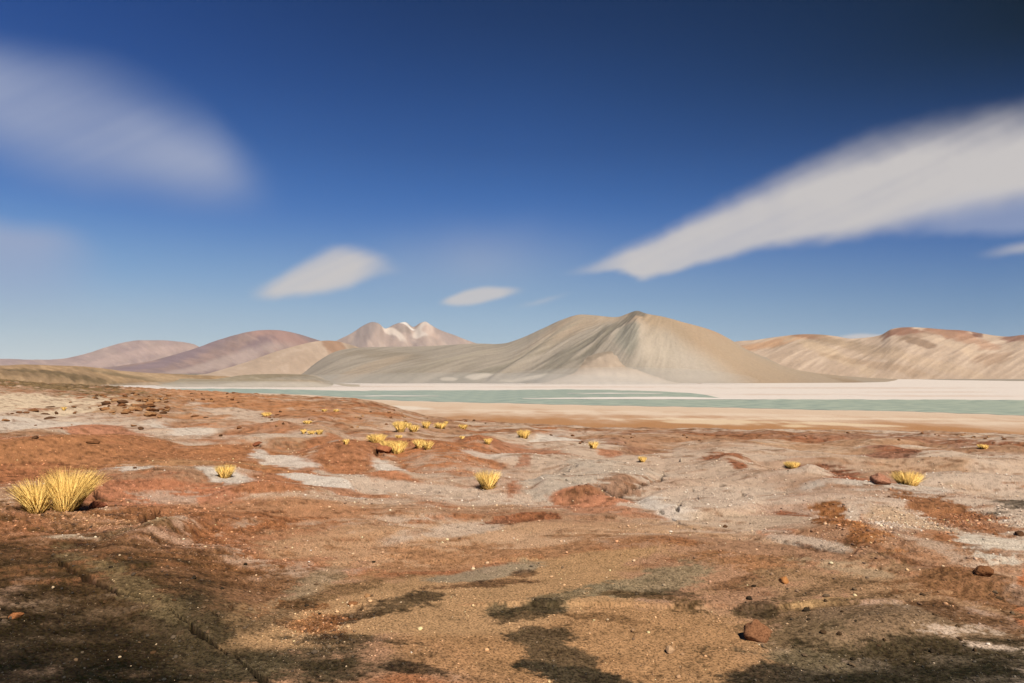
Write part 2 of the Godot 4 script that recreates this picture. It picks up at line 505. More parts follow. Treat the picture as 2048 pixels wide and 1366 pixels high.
func colour_ground(g: Sheet) -> void:
	var ledge := lin(128, 88, 60, ALB)
	var red := lin(174, 118, 82, ALB)
	var rust := lin(158, 98, 66, ALB)
	var brown := lin(128, 84, 56, ALB)
	var tan := lin(192, 154, 122, ALB)
	var sand := lin(181, 143, 103, ALB)
	var pale := lin(205, 182, 160, ALB)
	var white := lin(222, 208, 192, ALB)
	var grey := lin(176, 162, 146, ALB)
	var cream := lin(222, 198, 168, ALB)
	var dark := lin(60, 51, 35, ALB)
	var umber := lin(104, 74, 50, ALB)
	var olive := lin(120, 104, 78, ALB)
	for i in g.nr:
		var dd := -g.z[i * g.nc]
		var far := smoothstep(9.0, 16.0, dd)
		for j in g.nc:
			var k := i * g.nc + j
			var x := g.x[k]
			var z := g.z[k]
			var a := noise_wide.get_noise_2d(x * 0.8 + 300.0, z * 0.8)
			var b := noise_wide.get_noise_2d(x * 0.5 - 200.0, z * 1.1 + 90.0)
			var right := smoothstep(-0.25, 0.2, x / dd + a * 0.25)
			var c := tan.lerp(red, smoothstep(0.08, -0.24, a + g.w2[k] * 0.3 + right * 0.28))
			c = c.lerp(pale, smoothstep(-0.08, 0.18, b + g.w2[k] * 0.25 + right * 0.16) * (0.45 + 0.5 * right))
			c = c.lerp(brown, smoothstep(0.14, 0.34, -b + g.w2[k] * 0.5) * 0.5)
			g.col[k] = c
	# far left: cream flat and dark scrub slope
	g.stain(60, 770, 330, 10, 3, lin(128, 106, 72, ALB), 0.9, 0.3, 0.5, 0.7)
	g.stain(110, 768, 170, 5, 4, lin(92, 82, 54, ALB), 0.8, 0.3, 0.6, 0.8)
	g.stain(0, 808, 330, 22, 0, cream, 1.0, 0.3, 0.35, 0.15)
	g.stain(430, 800, 190, 14, 4, lin(196, 140, 98, ALB), 0.7, 0.4, 0.5, 0.5)
	g.stain(470, 828, 90, 10, 8, pale, 0.9, 0.3, 0.5, 0.2)
	g.stain(120, 852, 330, 22, 2, pale, 0.9, 0.4, 0.5, 0.15)
	g.stain(60, 846, 180, 9, 0, white, 0.6, 0.5, 0.5, 0.15)
	g.stain(360, 860, 80, 11, 6, white, 0.75, 0.4, 0.5, 0.2)
	g.stain(210, 866, 90, 9, 3, lin(184, 116, 80, ALB), 0.8, 0.3, 0.4, 0.3)
	g.stain(275, 812, 70, 16, 0, lin(168, 118, 74, ALB), 0.7, 0.4, 0.7, 0.6)
	g.stain(620, 815, 180, 14, 3, lin(186, 128, 86, ALB), 0.6, 0.4, 0.6, 0.7)
	# red hump on the left
	g.stain(170, 920, 430, 37, 0, lin(170, 118, 80, ALB), 1.0, 0.2, 0.3, 0.2)
	g.stain(60, 896, 200, 10, 0, lin(184, 120, 86, ALB), 0.6, 0.4, 0.5, 0.3)
	g.stain(430, 910, 170, 22, 0, lin(178, 122, 84, ALB), 0.6, 0.5, 0.5, 0.3)
	g.stain(60, 955, 200, 22, 0, rust, 0.5, 0.4, 0.5, 0.4)
	g.stain(300, 1000, 200, 26, 0, lin(184, 120, 86, ALB), 0.85, 0.4, 0.5, 0.3)
	g.stain(380, 935, 120, 9, -4, lin(192, 150, 110, ALB), 0.6, 0.4, 0.5, 0.3)
	g.stain(275, 955, 46, 8, 4, white, 0.9, 0.3, 0.5, 0.4)
	g.stain(480, 968, 88, 13, 4, white, 0.9, 0.25, 0.35, 0.2)
	g.stain(345, 1000, 60, 10, 0, pale, 0.6, 0.4, 0.7, 0.9)
	# middle: white tongues around red humps
	g.stain(560, 850, 100, 9, 3, pale, 0.6, 0.4, 0.6, 0.3)
	g.stain(545, 862, 70, 12, 4, red, 0.7, 0.3, 0.4, 0.3)
	g.stain(560, 880, 90, 9, -4, pale, 0.85, 0.3, 0.5, 0.2)
	g.stain(560, 916, 70, 9, 10, white, 0.85, 0.3, 0.5, 0.3)
	g.stain(640, 893, 50, 12, -16, red, 0.9, 0.25, 0.3, 0.2)
	g.stain(672, 896, 34, 10, -8, grey, 0.85, 0.25, 0.3, 0.2)
	g.stain(730, 906, 110, 22, -6, red, 0.95, 0.25, 0.35, 0.2)
	g.stain(600, 950, 90, 15, -8, red, 0.9, 0.3, 0.4, 0.3)
	g.stain(900, 930, 115, 32, 10, lin(176, 118, 80, ALB), 1.0, 0.25, 0.3, 0.2)
	g.stain(968, 906, 60, 18, 10, lin(172, 112, 76, ALB), 0.9, 0.25, 0.3, 0.2)
	g.stain(975, 922, 60, 5, 3, white, 0.7, 0.4, 0.5, 0.3)
	g.stain(795, 945, 48, 10, 16, white, 0.85, 0.3, 0.4, 0.2)
	g.stain(650, 965, 72, 14, 18, white, 0.95, 0.3, 0.5, 0.2)
	g.stain(715, 965, 80, 10, 22, pale, 0.9, 0.3, 0.5, 0.2)
	g.stain(775, 960, 76, 13, 14, lin(184, 122, 84, ALB), 0.9, 0.3, 0.3, 0.2)
	g.stain(800, 976, 60, 8, 8, red, 0.7, 0.3, 0.4, 0.2)
	g.stain(720, 988, 62, 8, 4, red, 0.9, 0.3, 0.4, 0.2)
	g.stain(560, 990, 70, 16, -2, lin(176, 116, 78, ALB), 0.9, 0.4, 0.4, 0.3)
	g.stain(880, 985, 140, 9, 4, pale, 0.9, 0.35, 0.4, 0.15)
	g.stain(1000, 958, 34, 16, -20, white, 0.85, 0.3, 0.3, 0.2)
	g.stain(1040, 945, 18, 24, 30, rust, 0.9, 0.25, 0.5, 0.4)
	g.stain(1030, 984, 22, 8, -16, rust, 0.9, 0.25, 0.5, 0.4)
	# slabs in the middle and on the right
	g.stain(1500, 1010, 420, 60, 3, lin(204, 178, 156, ALB), 0.55, 0.8, 0.6, 0.3)
	g.stain(1250, 955, 300, 40, 0, lin(204, 178, 154, ALB), 0.5, 0.8, 0.5, 0.3)
	g.stain(1200, 965, 150, 34, -6, lin(196, 178, 158, ALB), 0.95, 0.15, 0.2, 0.1)
	g.stain(1130, 880, 70, 6, 3, white, 0.85, 0.35, 0.5, 0.3)
	g.stain(1180, 906, 60, 10, 0, pale, 0.9, 0.35, 0.5, 0.2)
	g.stain(1400, 925, 420, 34, 0, lin(200, 174, 150, ALB), 0.6, 0.5, 0.6, 0.3)
	g.stain(1050, 905, 90, 8, 4, lin(178, 120, 88, ALB), 0.8, 0.4, 0.6, 0.4)
	g.stain(1150, 888, 30, 7, 0, brown, 0.7, 0.4, 0.7, 0.6)
	g.stain(1250, 890, 70, 8, 4, lin(140, 92, 66, ALB), 0.7, 0.4, 0.7, 0.6)
	g.stain(1215, 904, 24, 5, 0, lin(180, 116, 80, ALB), 0.8, 0.4, 0.4, 0.3)
	g.stain(1180, 1008, 80, 11, 4, lin(190, 128, 94, ALB), 0.95, 0.3, 0.5, 0.3)
	g.stain(1180, 1024, 130, 9, 6, lin(178, 122, 90, ALB), 0.8, 0.4, 0.6, 0.4)
	g.stain(1230, 988, 80, 10, -10, lin(150, 104, 74, ALB), 0.75, 0.35, 0.7, 0.7)
	g.stain(1335, 1022, 60, 22, 12, white, 0.8, 0.3, 0.3, 0.15)
	g.stain(1440, 1000, 110, 26, -8, pale, 0.9, 0.3, 0.4, 0.2)
	g.stain(1460, 1052, 150, 22, 0, lin(198, 172, 146, ALB), 0.85, 0.4, 0.5, 0.2)
	g.stain(1440, 924, 52, 10, 4, lin(152, 98, 68, ALB), 0.95, 0.25, 0.5, 0.4)
	g.stain(1465, 940, 30, 6, 12, lin(154, 98, 68, ALB), 0.95, 0.25, 0.5, 0.4)
	g.stain(1350, 880, 160, 10, 0, lin(182, 138, 104, ALB), 0.7, 0.5, 0.6, 0.4)
	g.stain(1600, 875, 420, 8, 1, lin(150, 98, 66, ALB), 0.75, 0.4, 0.6, 0.5)
	g.stain(1880, 890, 230, 7, 2, lin(150, 96, 68, ALB), 0.7, 0.4, 0.6, 0.6)
	g.stain(1775, 904, 80, 7, 4, lin(142, 88, 62, ALB), 0.8, 0.35, 0.6, 0.4)
	g.stain(1690, 890, 190, 9, 0, lin(198, 160, 124, ALB), 0.6, 0.5, 0.6, 0.3)
	g.stain(1680, 945, 70, 10, 8, lin(136, 82, 56, ALB), 0.9, 0.3, 0.7, 0.5)
	g.stain(1698, 962, 40, 10, -10, lin(152, 90, 60, ALB), 0.9, 0.3, 0.6, 0.5)
	g.stain(1570, 954, 60, 9, 4, lin(150, 100, 70, ALB), 0.7, 0.4, 0.7, 0.6)
	g.stain(1758, 958, 40, 13, 0, lin(174, 112, 84, ALB), 0.9, 0.3, 0.3, 0.2)
	g.stain(1760, 984, 120, 12, 0, lin(206, 192, 176, ALB), 0.8, 0.4, 0.4, 0.2)
	g.stain(1900, 940, 180, 22, 0, lin(196, 160, 128, ALB), 0.7, 0.5, 0.6, 0.2)
	g.stain(2000, 945, 70, 12, 0, pale, 0.7, 0.5, 0.5, 0.2)
	g.stain(2030, 1010, 60, 14, -12, dark, 0.75, 0.3, 0.6, 0.5)
	g.stain(1880, 1018, 120, 14, 12, lin(152, 102, 66, ALB), 0.95, 0.25, 0.5, 0.5)
	g.stain(1960, 1040, 80, 14, 8, lin(160, 108, 72, ALB), 0.85, 0.3, 0.6, 0.6)
	g.stain(1820, 1050, 80, 26, 10, lin(198, 166, 134, ALB), 0.8, 0.4, 0.5, 0.4)
	g.stain(1680, 1070, 62, 40, 34, lin(152, 102, 64, ALB), 1.0, 0.25, 0.6, 0.4)
	g.stain(1730, 1085, 50, 24, 30, lin(186, 126, 78, ALB), 0.7, 0.3, 0.8, 1.2)
	g.stain(1700, 1030, 16, 10, -30, pale, 0.9, 0.3, 0.3, 0.2)
	g.stain(1880, 1090, 60, 26, 20, lin(166, 108, 68, ALB), 0.7, 0.4, 0.6, 0.5)
	g.stain(1560, 1080, 52, 9, 8, lin(186, 122, 86, ALB), 0.95, 0.3, 0.4, 0.3)
	g.stain(1580, 1028, 30, 7, 8, lin(140, 84, 54, ALB), 0.9, 0.3, 0.5, 0.4)
	g.stain(1610, 1100, 100, 12, 16, pale, 0.85, 0.35, 0.5, 0.3)
	g.stain(1990, 1100, 90, 36, 8, lin(214, 198, 178, ALB), 1.0, 0.2, 0.4, 0.25)
	g.stain(1800, 1095, 190, 14, 18, pale, 0.5, 0.5, 0.6, 0.5)
	g.stain(1780, 1130, 170, 5, 14, lin(126, 84, 54, ALB), 0.7, 0.4, 0.4, 0.4)
	g.stain(2040, 1190, 22, 50, 10, lin(186, 118, 80, ALB), 0.95, 0.3, 0.4, 0.2)
	g.stain(2025, 1186, 24, 9, 10, white, 0.8, 0.3, 0.5, 0.4)
	# lower left: brown crust, with corner vignette painted ever darker towards the viewer
	g.stain(540, 1030, 260, 22, 2, lin(184, 132, 94, ALB), 0.8, 0.5, 0.5, 0.2)
	g.stain(180, 1040, 250, 20, 0, lin(180, 134, 92, ALB), 0.7, 0.4, 0.6, 0.8)
	g.stain(420, 1050, 260, 30, 6, lin(152, 102, 68, ALB), 0.8, 0.4, 0.5, 0.6)
	g.stain(150, 1082, 80, 9, 0, lin(200, 180, 154, ALB), 0.9, 0.35, 0.4, 0.4)
	g.stain(215, 1090, 60, 12, -26, lin(156, 140, 110, ALB), 0.8, 0.35, 0.5, 0.7)
	g.stain(310, 1075, 46, 14, -10, lin(158, 136, 100, ALB), 0.8, 0.4, 0.5, 0.5)
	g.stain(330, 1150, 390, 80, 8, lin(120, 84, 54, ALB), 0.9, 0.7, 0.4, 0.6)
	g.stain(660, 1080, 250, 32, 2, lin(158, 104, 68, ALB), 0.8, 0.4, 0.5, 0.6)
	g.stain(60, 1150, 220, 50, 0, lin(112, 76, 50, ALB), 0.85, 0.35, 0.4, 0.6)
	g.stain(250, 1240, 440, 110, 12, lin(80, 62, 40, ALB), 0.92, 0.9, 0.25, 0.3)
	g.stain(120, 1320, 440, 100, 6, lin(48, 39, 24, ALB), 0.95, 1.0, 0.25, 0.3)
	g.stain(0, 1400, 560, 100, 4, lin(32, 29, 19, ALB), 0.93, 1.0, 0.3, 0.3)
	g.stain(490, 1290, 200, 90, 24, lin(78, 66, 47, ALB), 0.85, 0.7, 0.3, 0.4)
	g.stain(240, 1170, 110, 18, 28, lin(150, 128, 92, ALB), 0.4, 0.5, 0.7, 0.9)
	g.stain(620, 1165, 80, 18, -32, lin(166, 146, 116, ALB), 0.55, 0.5, 0.7, 0.9)
	# lower middle: sand pans between dark crusts
	g.stain(1060, 1080, 360, 34, 0, lin(194, 154, 118, ALB), 0.85, 0.5, 0.5, 0.3)
	g.stain(930, 1060, 120, 10, -8, pale, 0.75, 0.4, 0.5, 0.3)
	g.stain(900, 1045, 110, 7, -6, lin(168, 110, 74, ALB), 0.7, 0.4, 0.6, 0.7)
	g.stain(1060, 1042, 60, 8, -4, lin(150, 92, 60, ALB), 0.85, 0.3, 0.6, 0.7)
	g.stain(1160, 1110, 260, 22, 2, lin(156, 106, 68, ALB), 0.55, 0.4, 0.8, 0.9)
	g.stain(1150, 1130, 200, 18, -2, sand, 0.9, 0.35, 0.5, 0.3)
	g.stain(960, 1230, 420, 110, 0, sand, 0.95, 0.3, 0.3, 0.15)
	g.stain(1300, 1290, 240, 80, 0, lin(172, 132, 93, ALB), 0.95, 0.3, 0.4, 0.2)
	g.stain(1010, 1330, 220, 50, 0, lin(168, 127, 88, ALB), 0.85, 0.4, 0.4, 0.2)
	g.stain(950, 1142, 100, 14, -8, lin(158, 142, 118, ALB), 0.8, 0.4, 0.5, 0.3)
	g.stain(930, 1168, 110, 8, -5, umber, 0.8, 0.35, 0.7, 0.5)
	g.stain(1040, 1146, 30, 8, 0, umber, 0.75, 0.4, 0.7, 0.5)
	g.stain(700, 1170, 90, 12, -14, lin(120, 92, 62, ALB), 0.75, 0.4, 0.7, 0.5)
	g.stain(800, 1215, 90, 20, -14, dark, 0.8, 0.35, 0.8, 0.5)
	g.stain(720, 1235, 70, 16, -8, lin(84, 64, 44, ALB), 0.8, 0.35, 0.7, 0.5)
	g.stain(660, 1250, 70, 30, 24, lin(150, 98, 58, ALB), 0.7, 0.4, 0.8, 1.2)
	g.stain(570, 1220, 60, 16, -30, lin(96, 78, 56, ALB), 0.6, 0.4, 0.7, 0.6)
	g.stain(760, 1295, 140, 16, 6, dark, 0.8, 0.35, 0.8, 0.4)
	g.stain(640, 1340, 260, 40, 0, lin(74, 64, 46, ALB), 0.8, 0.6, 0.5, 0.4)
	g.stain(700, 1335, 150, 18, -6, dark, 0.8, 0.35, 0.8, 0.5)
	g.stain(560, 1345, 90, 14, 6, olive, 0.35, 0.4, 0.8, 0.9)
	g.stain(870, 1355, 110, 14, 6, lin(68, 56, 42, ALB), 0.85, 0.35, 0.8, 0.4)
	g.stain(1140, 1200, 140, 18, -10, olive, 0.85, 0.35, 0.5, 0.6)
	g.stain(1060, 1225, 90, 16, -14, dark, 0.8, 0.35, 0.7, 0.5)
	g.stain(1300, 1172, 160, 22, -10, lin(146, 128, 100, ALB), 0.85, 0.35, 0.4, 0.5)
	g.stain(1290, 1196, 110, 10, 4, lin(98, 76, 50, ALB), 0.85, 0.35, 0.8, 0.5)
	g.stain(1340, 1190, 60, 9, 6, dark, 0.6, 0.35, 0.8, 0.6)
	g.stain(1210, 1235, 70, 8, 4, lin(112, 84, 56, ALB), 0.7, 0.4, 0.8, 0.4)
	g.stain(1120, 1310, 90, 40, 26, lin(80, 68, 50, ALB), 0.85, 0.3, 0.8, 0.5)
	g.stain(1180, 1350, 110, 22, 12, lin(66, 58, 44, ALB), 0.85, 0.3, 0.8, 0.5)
	g.stain(1490, 1140, 130, 18, 4, lin(160, 112, 74, ALB), 0.7, 0.4, 0.7, 0.8)
	g.stain(1480, 1165, 70, 12, -4, lin(116, 82, 54, ALB), 0.75, 0.35, 0.8, 0.8)
	# lower right: grey brown rock, dark below where corner vignette is painted over it
	g.stain(1760, 1180, 220, 36, 6, lin(164, 130, 96, ALB), 0.8, 0.4, 0.5, 0.6)
	g.stain(1700, 1150, 110, 12, 8, lin(180, 154, 124, ALB), 0.7, 0.4, 0.6, 0.5)
	g.stain(1700, 1172, 80, 12, 4, lin(110, 84, 58, ALB), 0.6, 0.4, 0.8, 0.8)
	g.stain(1650, 1208, 90, 9, -4, lin(184, 148, 102, ALB), 0.85, 0.35, 0.4, 0.5)
	g.stain(1930, 1175, 130, 22, 4, lin(126, 88, 58, ALB), 0.85, 0.35, 0.5, 0.4)
	g.stain(1800, 1260, 330, 55, 2, lin(122, 96, 68, ALB), 0.9, 0.35, 0.4, 0.5)
	g.stain(1600, 1280, 130, 40, 0, lin(120, 100, 74, ALB), 0.7, 0.4, 0.5, 0.5)
	g.stain(1960, 1240, 120, 26, 10, lin(112, 78, 52, ALB), 0.7, 0.4, 0.6, 0.6)
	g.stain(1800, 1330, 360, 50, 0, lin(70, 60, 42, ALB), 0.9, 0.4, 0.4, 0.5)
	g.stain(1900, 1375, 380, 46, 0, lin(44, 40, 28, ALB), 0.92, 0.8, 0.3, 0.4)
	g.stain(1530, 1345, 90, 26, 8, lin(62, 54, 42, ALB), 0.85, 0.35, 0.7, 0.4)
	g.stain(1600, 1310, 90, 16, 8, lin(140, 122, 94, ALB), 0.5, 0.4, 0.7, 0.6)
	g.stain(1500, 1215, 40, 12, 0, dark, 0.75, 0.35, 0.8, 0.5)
	# broken edges where one thin layer of rock ends on the next
	for i in g.nr:
		var dd := -g.z[i * g.nc]
		if dd < 5.0 or dd > 70.0: continue
		var wide := 0.010 + 0.0006 * dd
		for j in g.nc:
			var k := i * g.nc + j
			var b := noise_wide.get_noise_2d(g.x[k] * 0.34 + 50.0, g.z[k] * 0.9 - 30.0)
			for lv in [-0.12, 0.06, 0.20]:
				var off := absf(b - lv)
				y_step(g, k, b - lv, wide)
				if off < wide * 2.0:
					var m := (1.0 - off / (wide * 2.0)) * smoothstep(-0.12, 0.18, g.w2[k] + g.w1[k] * 0.6)
					g.col[k] = g.col[k].lerp(ledge, m * 0.75)
	# cracks
	var gap := lin(44, 32, 24, ALB)
	g.crack([[130, 1140], [190, 1165], [240, 1195], [300, 1220]], 1.2, 0.05, gap, 0.9)
	g.crack([[345, 1238], [390, 1266], [425, 1288], [470, 1315]], 1.6, 0.12, gap, 0.97)
	g.crack([[488, 1318], [515, 1342], [545, 1372]], 1.9, 0.12, gap, 0.97)
	g.crack([[285, 1046], [305, 1036], [326, 1027]], 2.6, 0.12, gap, 0.85)
	g.crack([[160, 1105], [205, 1088], [250, 1066]], 1.4, 0.03, gap, 0.5)
	g.crack([[1135, 985], [1170, 990], [1230, 995], [1290, 978], [1326, 964], [1318, 944]], 1.1, 0.05, gap, 0.7)
	g.crack([[1130, 945], [1200, 938], [1318, 944]], 0.7, 0.03, gap, 0.3)
	g.crack([[1340, 1036], [1368, 1022], [1390, 1006]], 1.2, 0.05, gap, 0.75)
	g.crack([[1040, 968], [1090, 958], [1136, 948]], 1.0, 0.04, gap, 0.6)
	g.crack([[1315, 1030], [1350, 1050], [1385, 1066]], 0.9, 0.03, gap, 0.55)
	g.crack([[1376, 990], [1420, 980], [1455, 975]], 0.8, 0.03, gap, 0.5)
	g.crack([[198, 985], [204, 1000], [202, 1014]], 3.0, 0.14, gap, 0.95)
	g.crack([[0, 1224], [14, 1238]], 2.0, 0.08, gap, 0.9)
	g.crack([[430, 1242], [450, 1252]], 1.2, 0.05, gap, 0.8)
	g.crack([[1476, 986], [1484, 1000]], 2.2, 0.08, gap, 0.9)
	g.crack([[757, 920], [776, 908]], 3.0, 0.16, gap, 0.97)
	g.crack([[1440, 1080], [1560, 1090], [1650, 1110], [1770, 1130], [1900, 1148]], 0.9, 0.008, gap, 0.45)
	g.crack([[985, 1055], [1040, 1044], [1110, 1034]], 1.0, 0.015, gap, 0.5)
	g.crack([[715, 1213], [735, 1209]], 1.4, 0.03, gap, 0.8)
	g.crack([[500, 893], [522, 892]], 2.0, 0.12, gap, 0.7)
	g.crack([[1360, 928], [1368, 932]], 1.6, 0.08, gap, 0.8)

# a place on the finished ground, by sight
func on_ground(px: float, py: float) -> Vector3:
	var r := ray(px, py)
	var eye := Vector3(0, EYE, 0)
	var d := 3.3
	while d < 320.0:
		var p := eye + r * (d / -r.z)
		if p.y < ground.height(p.x, p.z):
			break
		d *= 1.004
	var p := eye + r * (d / -r.z)
	p.y = ground.height(p.x, p.z)
	return p

# ---------------------------------------------------------------- shore and lake

func make_shore() -> void:
	var g := Sheet.new()
	g.setup(260, 421, -1.3, 1.3, self)
	for i in g.nr:
		var py := lerpf(920.0, 758.5, float(i) / (g.nr - 1))
		var dz := -on_lake(CX, py).z
		for j in g.nc:
			var k := i * g.nc + j
			g.x[k] = (g.u0 + g.du * j) * dz
			g.z[k] = -dz
			g.y[k] = LAKE
			g.w1[k] = noise_wide.get_noise_2d(g.x[k] * 0.06, g.z[k] * 0.025)
			g.w2[k] = noise_fine.get_noise_2d(g.x[k] * 0.03, g.z[k] * 0.012)
	g.sight()
	var wet := lin(176, 130, 90, ALB)
	var sand := lin(212, 187, 162, ALB)
	var salt := lin(222, 210, 199, ALB)
	for i in g.nr:
		for j in g.nc:
			var k := i * g.nc + j
			var px := CX + FOCAL * (g.u0 + g.du * j)
			var shore := curve(WATER_BOTTOM, px)
			var t := (g.row[k] - shore) + g.w1[k] * 14.0 + g.w2[k] * 6.0
			g.col[k] = salt.lerp(sand, smoothstep(-4.0, 3.0, g.row[k] - shore)).lerp(wet, smoothstep(6.0, 42.0, t))
	for q in [[1700, 776, 260, 1.6], [1560, 789, 130, 1.4], [1900, 792, 170, 1.8], [700, 773, 160, 1.2], [1150, 774, 200, 1.2], [1850, 784, 120, 1.2]]:
		g.stain(q[0], q[1], q[2], q[3], 0, lin(206, 182, 164, ALB), 0.55, 0.6, 0.6, 0.6)
	for q in [[1300, 828, 300, 2.5], [1750, 838, 260, 2.2], [1100, 822, 200, 2.0], [1950, 846, 160, 2.5]]:
		g.stain(q[0], q[1], q[2], q[3], 0.5, lin(226, 206, 184, ALB), 0.5, 0.6, 0.7, 0.6)
	g.stain(1420, 843, 130, 5, 1, lin(222, 198, 166, ALB), 0.8, 0.4, 0.6, 0.5)
	g.stain(1690, 849, 120, 2.5, 2, lin(224, 200, 168, ALB), 0.8, 0.4, 0.5, 0.5)
	g.stain(1590, 852, 26, 3.5, 0, lin(222, 196, 160, ALB), 0.8, 0.4, 0.5, 0.5)
	g.stain(1560, 838, 420, 2, 0, lin(226, 204, 178, ALB), 0.5, 0.5, 0.6, 0.5)
	g.stain(800, 815, 60, 3.5, 2, lin(226, 214, 198, ALB), 0.7, 0.4, 0.5, 0.3)
	var o := put("shore", g.build(), soil(0.95, 60.0, 0.8, 0.0, 21))
	tag(o, "flat sandy shore turning to white salt around the lake", "shore", "", "structure")

const WATER_TOP := [[270, 778], [500, 777.5], [700, 781], [1000, 780], [1150, 779], [1300, 782], [1400, 788], [1452, 797.5], [1600, 798.5], [2048, 800], [3400, 806]]
const WATER_BOTTOM := [[-1000, 772], [270, 779], [420, 785], [560, 787.5], [640, 791], [760, 799.5], [860, 803], [1000, 806], [1200, 810.5], [1450, 815], [1614, 819], [1800, 822.5], [2048, 831], [3400, 880]]

func flat_strip(top: Array, bottom: Array, first: float, last: float, level: float, ragged: float) -> ArrayMesh:
	var st := SurfaceTool.new()
	st.begin(Mesh.PRIMITIVE_TRIANGLES)
	var n := 260
	for k in n + 1:
		var px := lerpf(first, last, float(k) / n)
		var a := curve(top, px) + noise_wide.get_noise_2d(px * 0.06, 7.0) * ragged
		var b := maxf(curve(bottom, px) + noise_wide.get_noise_2d(px * 0.05, 70.0) * ragged, a + 0.05)
		for t in 5:
			st.set_normal(Vector3.UP)
			st.add_vertex(on_lake(px, lerpf(b, a, t / 4.0), level))
	for k in n:
		for t in 4:
			var q := k * 5 + t
			for v in [q, q + 1, q + 5, q + 5, q + 1, q + 6]: st.add_index(v)
	return st.commit()

func make_lake() -> void:
	var water := StandardMaterial3D.new()
	water.albedo_color = Color(0.57, 0.59, 0.52)
	water.roughness = 0.42
	water.metallic_specular = 0.35
	var fn := FastNoiseLite.new()
	fn.seed = 9
	fn.frequency = 0.02
	fn.fractal_octaves = 4
	var nt := NoiseTexture2D.new()
	nt.noise = fn; nt.width = 512; nt.height = 512; nt.seamless = true; nt.as_normal_map = true; nt.bump_strength = 2.0
	water.normal_enabled = true
	water.normal_texture = nt
	water.normal_scale = 0.25
	water.uv1_triplanar = true
	water.uv1_world_triplanar = true
	water.uv1_scale = Vector3(0.004, 0.004, 0.013)
	var g := Gradient.new()
	g.offsets = PackedFloat32Array([0.25, 0.5, 0.75])
	g.colors = PackedColorArray([Color(0.76, 0.80, 0.80), Color(0.93, 0.95, 0.93), Color(1, 1, 0.98)])
	var ct := NoiseTexture2D.new()
	ct.noise = fn; ct.width = 512; ct.height = 512; ct.seamless = true; ct.color_ramp = g
	water.albedo_texture = ct
	var o := put("lake", flat_strip(WATER_TOP, WATER_BOTTOM, 275, 3200, LAKE + 0.12, 1.3), water)
	tag(o, "pale green shallow salt lake below the mountains", "lake", "", "structure")
	var salt := StandardMaterial3D.new()
	salt.albedo_color = lin(222, 210, 199, ALB * 0.88).linear_to_srgb()
	salt.roughness = 0.9
	var bars := [
		[[[1040, 796.6], [1200, 794.6], [1350, 793.5], [1440, 796.0], [1530, 798.2]], [[1040, 797.2], [1250, 798.3], [1530, 798.8]], 1045, 1525, "long white salt bar tapering to the left inside the green lake"],
		[[[700, 791.6], [780, 791.0], [880, 791.8]], [[700, 792.3], [780, 792.6], [880, 792.3]], 705, 878, "thin short white salt bar in the left part of the lake"],
		[[[1130, 786.5], [1240, 785.6], [1330, 786.3]], [[1130, 787.0], [1240, 787.2], [1330, 786.9]], 1135, 1325, "faint salt streak in the upper middle of the lake"],
	]
	for b in bars:
		var s := put("salt_bar", flat_strip(b[0], b[1], b[2], b[3], LAKE + 0.3, 0.5), salt)
		tag(s, b[4], "salt bar", "", "structure")

# ---------------------------------------------------------------- mountains

# ridge: [px, py] along the skyline; far and near: metres to the skyline and to the foot; bend > 1 makes a hollow slope
func mountain(ridge: Array, far: float, near: float, bend: float, rough: float, slant: float, seed_: int, foot := LAKE - 0.6, step := 2.2, rows := 84, turn_at := 99999.0) -> Sheet:
	var g := Sheet.new()
	var a: float = (ridge[0][0] - CX) / FOCAL
	var b: float = (ridge[-1][0] - CX) / FOCAL
	var cols := int((b - a) * FOCAL / step) + 2
	g.setup(rows + 12, cols, a, b, self)
	noise_ridge.seed = seed_
	for j in g.nc:
		var u := g.u0 + g.du * j
		var px := CX + FOCAL * u
		var r := ray(px, curve(ridge, px) + noise_ridge.get_noise_2d(px * 1.3, 55.0) * rough * 7.0)
		var wander := 1.0 + noise_ridge.get_noise_2d(px * 0.5, 900.0) * 0.03
		var reach := far * wander
		if r.y < 0.0: reach = clampf((foot + 1.0 - EYE) * -r.z / r.y, near + 60.0, reach)
		var top := EYE + r.y / -r.z * reach
		top = maxf(top, foot + 0.5)
		var calm := 1.0 if px < turn_at else lerpf(1.0, 0.16, smoothstep(turn_at, turn_at + 90.0, px))
		var lean := slant * clampf((turn_at - px) / 160.0 + 0.35, -0.6, 1.0)
		for i in g.nr:
			var t := float(i) / (rows - 1)
			var k := i * g.nc + j
			var d := lerpf(near, reach, t) if t <= 1.0 else reach + (t - 1.0) * (far - near) * 3.0
			var s := pow(t, bend) if t <= 1.0 else 1.0 - (t - 1.0) * 4.5
			# gullies and spurs run down the slope, leaning by slant
			var e := noise_ridge.get_noise_2d(px * 1.2 + lean * t * 160.0, t * 70.0)
			var e2 := noise_ridge.get_noise_2d((px + lean * t * 160.0) * 3.1 + 70.0, t * 190.0)
			var hold := clampf(t * (1.0 - t) * 4.0, 0.0, 1.0) if t <= 1.0 else 0.0
			g.x[k] = u * d
			g.z[k] = -d
			g.y[k] = foot + (top - foot) * (s + hold * rough * calm * (e * 0.5 + e2 * 0.22))
			g.y[k] = maxf(g.y[k], foot + (top - foot) * s * 0.6)
			g.w1[k] = e * calm
			g.w2[k] = e2 * calm
	g.sight()
	for j in g.nc:           # keep the rows in order for the search by sight
		for i in range(1, g.nr):
			g.row[i * g.nc + j] = minf(g.row[i * g.nc + j], g.row[(i - 1) * g.nc + j] - 0.001)
	return g

